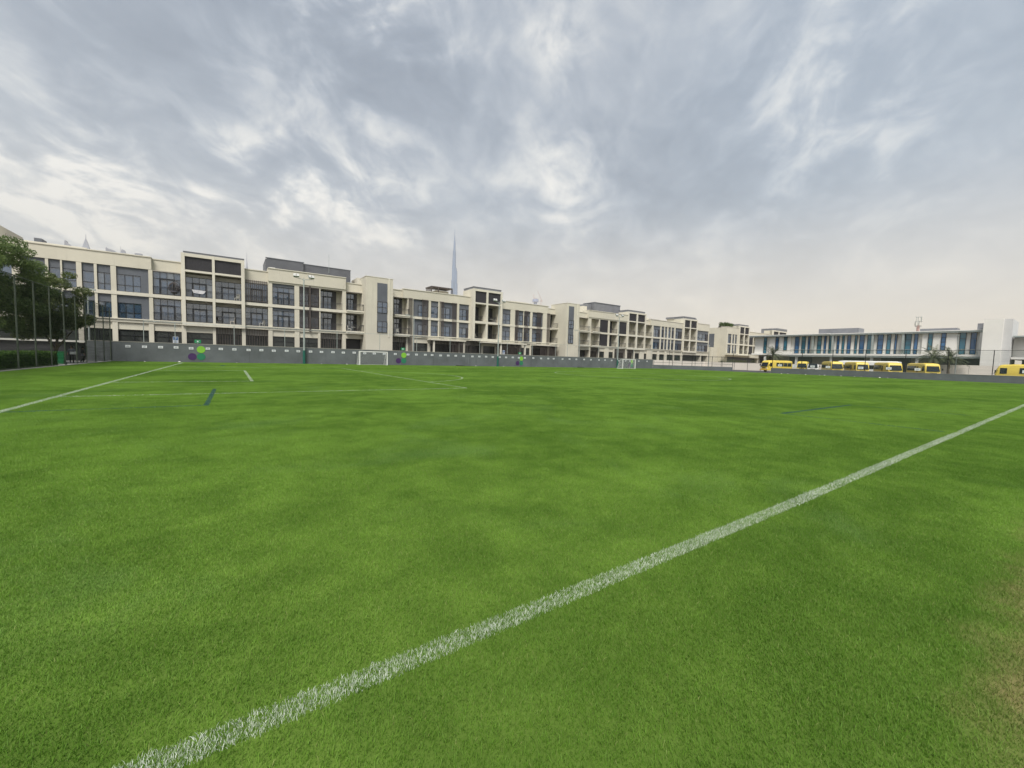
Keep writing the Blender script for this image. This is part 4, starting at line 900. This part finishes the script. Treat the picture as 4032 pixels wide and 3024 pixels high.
make_bus('white_coach', 109.5, 27.6, math.pi/2, 'long white coach parked behind the row of yellow minibuses', WHITE, 10.6, 2.95, group='other vehicles', lower=WHITEW)
make_bus('white_van', 107.0, 36.2, math.atan2(-.3, -.95), 'white van parked between the yellow minibuses', WHITE, 5.0, 2.05, group='other vehicles', cat='van', lower=WHITEW)

# ------------------------------------------------------------------ school (front faces -x at x = 120)
SX = 120.0
S = Bld(SX, 30, 'white two storey school with tall blue windows behind the buses', None); S.e.name = 'school_building'
S.e['category'] = 'building'
def sbox(nm, m_, x0, x1, y0, y1, z0, z1): return S.box(nm, m_, x0, x1, y0, y1, z0, z1)
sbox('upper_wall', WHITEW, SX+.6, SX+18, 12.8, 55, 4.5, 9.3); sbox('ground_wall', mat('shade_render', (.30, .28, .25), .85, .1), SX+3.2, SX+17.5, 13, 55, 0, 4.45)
sbox('floor_slab', WHITEW, SX-.5, SX+18, 12.9, 46.2, 4.32, 4.72); sbox('slab_edge', GALV, SX-.42, SX+17.9, 13.0, 46.1, 3.98, 4.32); sbox('floor_slab', WHITEW, SX-.1, SX+18, 46.25, 55.5, 4.3, 4.7)
sbox('roof_slab', GALV, SX-.45, SX+18.5, 12.6, 51.5, 9.12, 9.42); sbox('roof_edge', WHITE, SX-.55, SX+18.6, 12.5, 51.6, 9.42, 9.58); sbox('roof_slab', GALV, SX-.9, SX+18.3, 37.6, 56.0, 9.15, 9.45); sbox('roof_edge', WHITE, SX-1.0, SX+18.4, 37.5, 56.1, 9.45, 9.60)
for a, b_, blk in ((46.0, 51.1, 0), (16.5, 21.5, 0)): sbox('solid_bay', WHITEW, SX+.15, SX+1.6, a, b_, 4.0, 9.14)
sw = [(52.7, 51.9), (49.6, 48.8), (47.6, 46.8), (45.2, 44.2), (43.7, 42.8), (42.3, 41.8), (40.3, 39.4), (38.9, 38.4), (37.9, 37.3), (36.3, 35.8), (35.3, 34.8), (34.3, 33.6), (32.9, 32.4), (32.0, 31.1), (30.6, 29.8), (28.8, 27.8), (27.2, 26.5), (25.9, 25.5), (24.2, 23.2), (22.8, 22.2), (20.6, 19.9), (18.7, 18.0), (16.2, 15.3), (14.7, 13.9)]
for i, (b_, a) in enumerate(sw):
    fr = 46 < a < 51 or 16.5 < a < 21.5
    window(S, a, b_, 4.75 if not fr else 5.6, 9.1, SX+.1 if fr else SX+.56, [], [.24, .46, .74] if i % 3 == 0 else [.24, .74], GLASSB2 if i % 4 in (0, 2) else GLASSB, .06, axis='x')
for y in (41.0, 36.95, 29.5, 24.4, 13.3): sbox('fin_wall', GALV if y > 14 else WHITEW, SX-.3, SX+1.3, y-.18, y+.18, 4.7, 9.13)
for y in (37.1, 29.5, 22.0, 44.5, 52): sbox('column', WHITEW, SX+.1, SX+.5, y-.25, y+.25, 0, 4.0)
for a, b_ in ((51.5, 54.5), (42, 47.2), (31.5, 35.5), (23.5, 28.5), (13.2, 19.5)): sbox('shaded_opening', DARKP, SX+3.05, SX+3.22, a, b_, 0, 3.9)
for a, b_ in ((37.3, 45.9), (29.8, 36.7), (21.7, 29.2), (13.5, 16.4)):
    mb = MB().box(SX-.42, SX-.38, a, b_, 4.72, 5.75).build('glass_balustrade', NETR, S.e, loc=(-SX, -30, 0)); MB().box(SX-.44, SX-.36, a, b_, 5.72, 5.78).build('handrail', GALV, S.e, loc=(-SX, -30, 0))
sbox('service_tower', WHITEW, SX-1.8, SX+6, 10.5, 12.95, 0, 11.4); sbox('tower_wing', mat('render_pale_grey', (.55, .55, .55), .85, .05), SX-1.2, SX+8, 9.45, 10.52, 0, 11.35)
sbox('roof_unit', METALG, SX+3, SX+7, 33, 41, 9.5, 11.0); sbox('roof_unit', METALG, SX+3, SX+6, 17, 22.5, 9.5, 10.3); sbox('roof_unit', METALG, SX+2.5, SX+4, 13.1, 14.2, 9.5, 11.0)
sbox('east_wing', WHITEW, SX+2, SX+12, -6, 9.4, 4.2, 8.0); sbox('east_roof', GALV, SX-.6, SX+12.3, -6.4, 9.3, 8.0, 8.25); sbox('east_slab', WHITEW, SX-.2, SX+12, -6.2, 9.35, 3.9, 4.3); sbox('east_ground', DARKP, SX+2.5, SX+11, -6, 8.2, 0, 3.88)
for a, b_ in ((5.4, 7.6), (2.6, 4.8), (-.4, 2)): window(S, a, b_, 4.4, 7.8, SX+1.95, [.5], [.3], GLASSB2, .06, axis='x')
cw2 = empty('compound_wall', (112, 14, 0), 0, 'pale wall behind the rightmost minibus, under the school tower', 'wall')
for a, b_ in ((-14, -4), (-3.96, -.5), (-.46, 3.4)): MB().box(0, .2, a, b_, 0, 2.55).build('wall_panel', COMPW, cw2)
# palms
def palm(x, y, h, label, n=46, fl=3.1):
    e = empty('palm_tree', (x, y, 0), 0, label, 'palm tree', 'palms by the school')
    pts = [Vector((.05*math.sin(i), .05*math.cos(i*1.7), h*i/8)) for i in range(9)]; MB().path(pts, [.2-.008*i+(.02 if i % 2 else 0) for i in range(9)], 10).build('trunk', BARK, e, fix=False)
    Vv, Ff, A = [], [], []
    for k in range(n):
        az = k*2.4+random.uniform(-.2, .2); el = R(random.uniform(5, 80)); L_ = fl*random.uniform(.8, 1.1); p_ = Vector((0, 0, h)); d = Vector((math.cos(az)*math.cos(el), math.sin(az)*math.cos(el), math.sin(el)))
        rr = random.random()
        for s in range(14):
            q = p_+d*(L_/14); d = (d+Vector((0, 0, -.115))).normalized(); sd = d.cross(Vector((0, 0, 1))).normalized() if abs(d.z) < .99 else Vector((1, 0, 0))
            for sg in (-1, 1):
                l = .5*math.sin(math.pi*(s+1.5)/16)+.08; tip = q+(sd*sg*.8+d*.55+Vector((0, 0, -.25)))*l; b = len(Vv)
                Vv += [tuple(q-d*.06), tuple(q+d*.06), tuple(tip)]; Ff.append((b, b+1, b+2)); A += [rr]*3
            b = len(Vv); Vv += [tuple(p_-sd*.02), tuple(p_+sd*.02), tuple(q)]; Ff.append((b, b+1, b+2)); A += [.9]*3
            p_ = q
    quads('fronds', np.array(Vv), np.array(Ff), PALM, e, attr=np.array(A))
palm(110.5, 46.0, 4.0, 'palm tree at the left end of the school'); palm(110, 17.9, 3.6, 'palm tree behind the rightmost minibus in the row'); palm(110.6, 15.9, 3.3, 'grey green palm in front of the school end bay')
sh = empty('shrub_row', (118, 62, 0), 0, 'dusty green shrubs beyond the opening at the left of the school', 'shrubs')
foliage('foliage', [(rng.uniform(-2, 14), rng.uniform(-2, 2), rng.uniform(.8, 2.2), 1.2, 1.0, .9, 1) for _ in range(22)], 5000, .17, PALM, sh)
lp = empty('street_lamp', (110.5, 15.0, 0), 0, 'thin pale lamp pole in front of the school end bay', 'street lamp', 'street lamps'); MB().tube((0, 0, 0), (0, 0, 8.0), .08, .06, 8).build('pole', GALV, lp); MB().box(-.6, .1, -.1, .1, 7.95, 8.1).build('lamp_head', GALV, lp)
# telecom mast
tm = empty('telecom_mast', (250, 46.4, 0), 0, 'distant telecom mast with antenna drums above the school roof', 'mast')
MB().tube((0, 0, 0), (0, 0, 21), .7, .5, 10).build('pole', CRANE_M, tm)
mb = MB()
for a in np.linspace(0, 2*math.pi, 7)[:-1]: mb.tube((1.0*math.cos(a), 1.0*math.sin(a), 20.3), (1.0*math.cos(a), 1.0*math.sin(a), 24.8), .07, n=5)
for z in (20.6, 22.6, 24.5):
    for k in range(10): a, b_ = 2*math.pi*k/10, 2*math.pi*(k+1)/10; mb.tube((math.cos(a), math.sin(a), z), (math.cos(b_), math.sin(b_), z), .05, n=5)
mb.build('cage', GALV, tm)
for z in (21.6, 23.6):
    for k in range(5): a = k*1.26+z; MB().box(-.18, .18, -.12, .12, -.75, .75).build('antenna', WHITEW, tm, loc=(1.15*math.cos(a), 1.15*math.sin(a), z))

# ------------------------------------------------------------------ loose bits at the foot of the walls
spots = sorted([(x+random.uniform(-.6, .6), 57.55) for x in (-7.6, -5.0, -4.2, 1.2, 9.4, 13.1, 32.5, 36.2, 38.6, 45.5, 62)])
spots2 = sorted([(RX-.25, 5+i*1.15+random.uniform(-.4, .4)) for i in range(11, 26)], key=lambda q: -q[1])
for i, (x, y) in enumerate(spots+spots2):
    far = i < len(spots)
    w = random.uniform(.05, .17)
    mb = MB(); k = 7; P = [(w*math.cos(2*math.pi*j/k)*random.uniform(.6, 1.2), w*.6*math.sin(2*math.pi*j/k)*random.uniform(.6, 1.2)) for j in range(k)]
    b = len(mb.v); mb.v += [(px_, py_, 0) for px_, py_ in P]+[(px_*.5, py_*.5, w*random.uniform(.3, .7)) for px_, py_ in P]
    for j in range(k): q = (j+1) % k; mb.f.append((j, q, k+q, k+j)); mb.mi.append(0)
    mb.f.append(tuple(range(k, 2*k))); mb.mi.append(0)
    o = mb.build('debris_chunk', WHITEW, loc=(x, y, 0)); o.rotation_euler[2] = random.uniform(0, 6)
    tag(o, 'pale rubble chunk at the foot of the %s, %s from the left' % ('tall grey wall' if far else 'low grey wall', nth(i+1 if far else i+1-len(spots))), 'debris', 'rubble by the %s' % ('tall wall' if far else 'low wall'))
for x in (29.8, 56.0): 
    o = MB().box(-.6, .6, -.3, .3, 0, .14).build('dark_mat', DARKP, loc=(x, 57.3, 0)); tag(o, 'flat dark mat at the wall foot, '+('before the middle block' if x < 40 else 'left of the far goal'), 'mat')

# ================================================================== skyline
def tower(name, x, y, tiers, m_, label, square=False):
    e = empty(name, (x, y, 0), 0, label, 'tower')
    z = 0
    for (zt, offs, r) in tiers:
        mb = MB()
        if square: mb.box(offs[0]-r, offs[0]+r, offs[1]-r, offs[1]+r, z, zt)
        else: mb.tube((offs[0], offs[1], z), (offs[0], offs[1], zt), r, r*.985, 12)
        mb.build('tier', m_, e); z = zt-.5
    return e
bk = empty('skyscraper', (1215, 2450, 0), 0, 'hazy blue stepped supertall tower with needle spire behind the middle block', 'skyscraper')
# three wings that step back in turn round a core
steps = [[(250, 32), (430, 26), (500, 20.5), (592, 15)], [(300, 34), (480, 25), (560, 21.5), (579, 18)], [(200, 30), (449, 22), (640, 14), (690, 9.5)]]
for w, (ang, st) in enumerate(zip((R(200), R(-20), R(90)), steps)):
    z = 0
    for (zt, ext) in st:
        c_, s_ = math.cos(ang), math.sin(ang); px_, py_ = -s_, c_; hw = 11
        out = [(px_*-hw, py_*-hw), (px_*hw, py_*hw)] + [(c_*(ext-hw)+px_*hw*math.cos(a)+c_*hw*math.sin(a), s_*(ext-hw)+py_*hw*math.cos(a)+s_*hw*math.sin(a)) for a in np.linspace(0, math.pi, 7)]
        MB().prism(out, z, zt).build('wing_tier', BRASS, bk); z = zt
for r0, r1, za, zb in ((13, 12, 0, 600), (11.5, 10.5, 600, 690), (7.5, 6.5, 690, 752), (3.6, 2.2, 752, 790), (1.8, .6, 790, 829)): MB().tube((0, 0, za), (0, 0, zb), r0, r1, 12).build('core', BRASS, bk)
py_t = empty('pyramid_tower', (-491, 2450, 0), 0, 'hazy pyramid topped tower above the roof at left', 'tower')
mb = MB(); mb.v += [(-17, -17, 380), (17, -17, 380), (17, 17, 380), (-17, 17, 380), (0, 0, 456)]; mb.f += [(0, 1, 4), (1, 2, 4), (2, 3, 4), (3, 0, 4), (3, 2, 1, 0)]; mb.mi += [0]*5; mb.build('pyramid', TOWERG, py_t)
MB().box(-17, 17, -17, 17, 0, 380).build('shaft', TOWERG, py_t); MB().tube((0, 0, 450), (0, 0, 469), 1.6, .4, 6).build('spire', TOWERG, py_t)
for z in (398, 408, 418): MB().box(-13+(z-398)*.3, 13-(z-398)*.3, -17.5+(z-398)*.35+4, -17+(z-398)*.35+4.5, z, z+3).build('light_band', WHITEW, py_t)
sl = empty('sail_tower', (-538, 2450, 0), 0, 'hazy slanted roof tower left of the pyramid top', 'tower')
MB().prism([(-13, 0), (20, 0), (20, 400), (13, 406), (-8, 424), (-9, 430), (-13, 427)], -15, 15, 'y').build('shaft', TOWERG, sl)
sl = empty('curved_roof_tower', (-412, 2450, 0), 0, 'hazy low curved roof right of the pyramid top', 'tower')
MB().prism([(-18, 0), (18, 0), (18, 406), (8, 413), (-4, 417), (-12, 418), (-15, 423), (-18, 422)], -15, 15, 'y').build('shaft', TOWERG, sl)
sl = empty('slim_tower', (-377, 2450, 0), 0, 'hazy slim tower with short mast above the left roof', 'tower')
MB().prism([(-7, 0), (8, 0), (8, 406), (6, 420), (-2, 424), (-5, 421), (-7, 408)], -8, 8, 'y').build('shaft', TOWERG, sl); MB().tube((-8, 0, 380), (-8, 0, 437), 1.4, .8, 6).build('mast', TOWERG, sl)
sl = empty('flat_roof_tower', (-327, 2450, 0), 0, 'hazy flat topped tower nearest the raised charcoal panels', 'tower'); MB().box(-12, 12, -12, 12, 0, 414.5).build('shaft', TOWERG, sl)
sl = empty('spire_tower', (73.5, 2450, 0), 0, 'hazy needle spire beside the left raised panels', 'tower'); MB().tube((0, 0, 0), (0, 0, 413), 9, 5, 8).build('shaft', TOWERG, sl); MB().tube((0, 0, 413), (0, 0, 440), 4.5, 1.6, 8).tube((0, 0, 440), (0, 0, 495), 1.4, .3, 6).build('spire', TOWERG, sl)
ck = empty('tower_under_construction', (1890, 2450, 0), 0, 'hazy blue unfinished tower top with two cranes behind the middle roofs', 'tower')
MB().box(-14, 58, -20, 20, 0, 408).build('shaft', TOWERG, ck); MB().tube((8, 0, 408), (8, 0, 428), 13, 13, 16).tube((8, 0, 428), (8, 0, 449), 24, 22, 16).build('drum', mat('drum_blue', (.20, .24, .38), .6, .1), ck)
MB().tube((62, 0, 408), (60, 0, 446), 2.2, n=4).tube((70, 0, 442), (26, 0, 513), 2.0, 1.2, n=4).tube((54, 0, 443), (74, 0, 441), 3.0, n=4).build('crane', CRANE_M, ck)
MB().tube((4, 0, 449), (-6, 0, 458), 1.8, n=4).tube((-16, 0, 460), (22, 0, 452), 1.6, n=4).tube((-10, 0, 458), (-14, 0, 486), 1.2, .8, n=4).build('crane', CRANE_M, ck)

# ================================================================== haze
hz_o = MB().box(-2610, 3410, -2610, 3410, -1.1, 845).build('haze', mat('haze_air', (.5, .5, .5)))
hm = bpy.data.materials.new('haze'); hm.use_nodes = True; N = NT(hm.node_tree); N.n.clear()
vp = N.new('ShaderNodeVolumePrincipled'); vp.inputs['Color'].default_value = (.95, .94, .90, 1); vp.inputs['Density'].default_value = 1.4e-4; vp.inputs['Anisotropy'].default_value = .2
N.l.new(vp.outputs[0], N.new('ShaderNodeOutputMaterial').inputs['Volume'])
hz_o.data.materials.clear(); hz_o.data.materials.append(hm); tag(hz_o, kind='stuff')
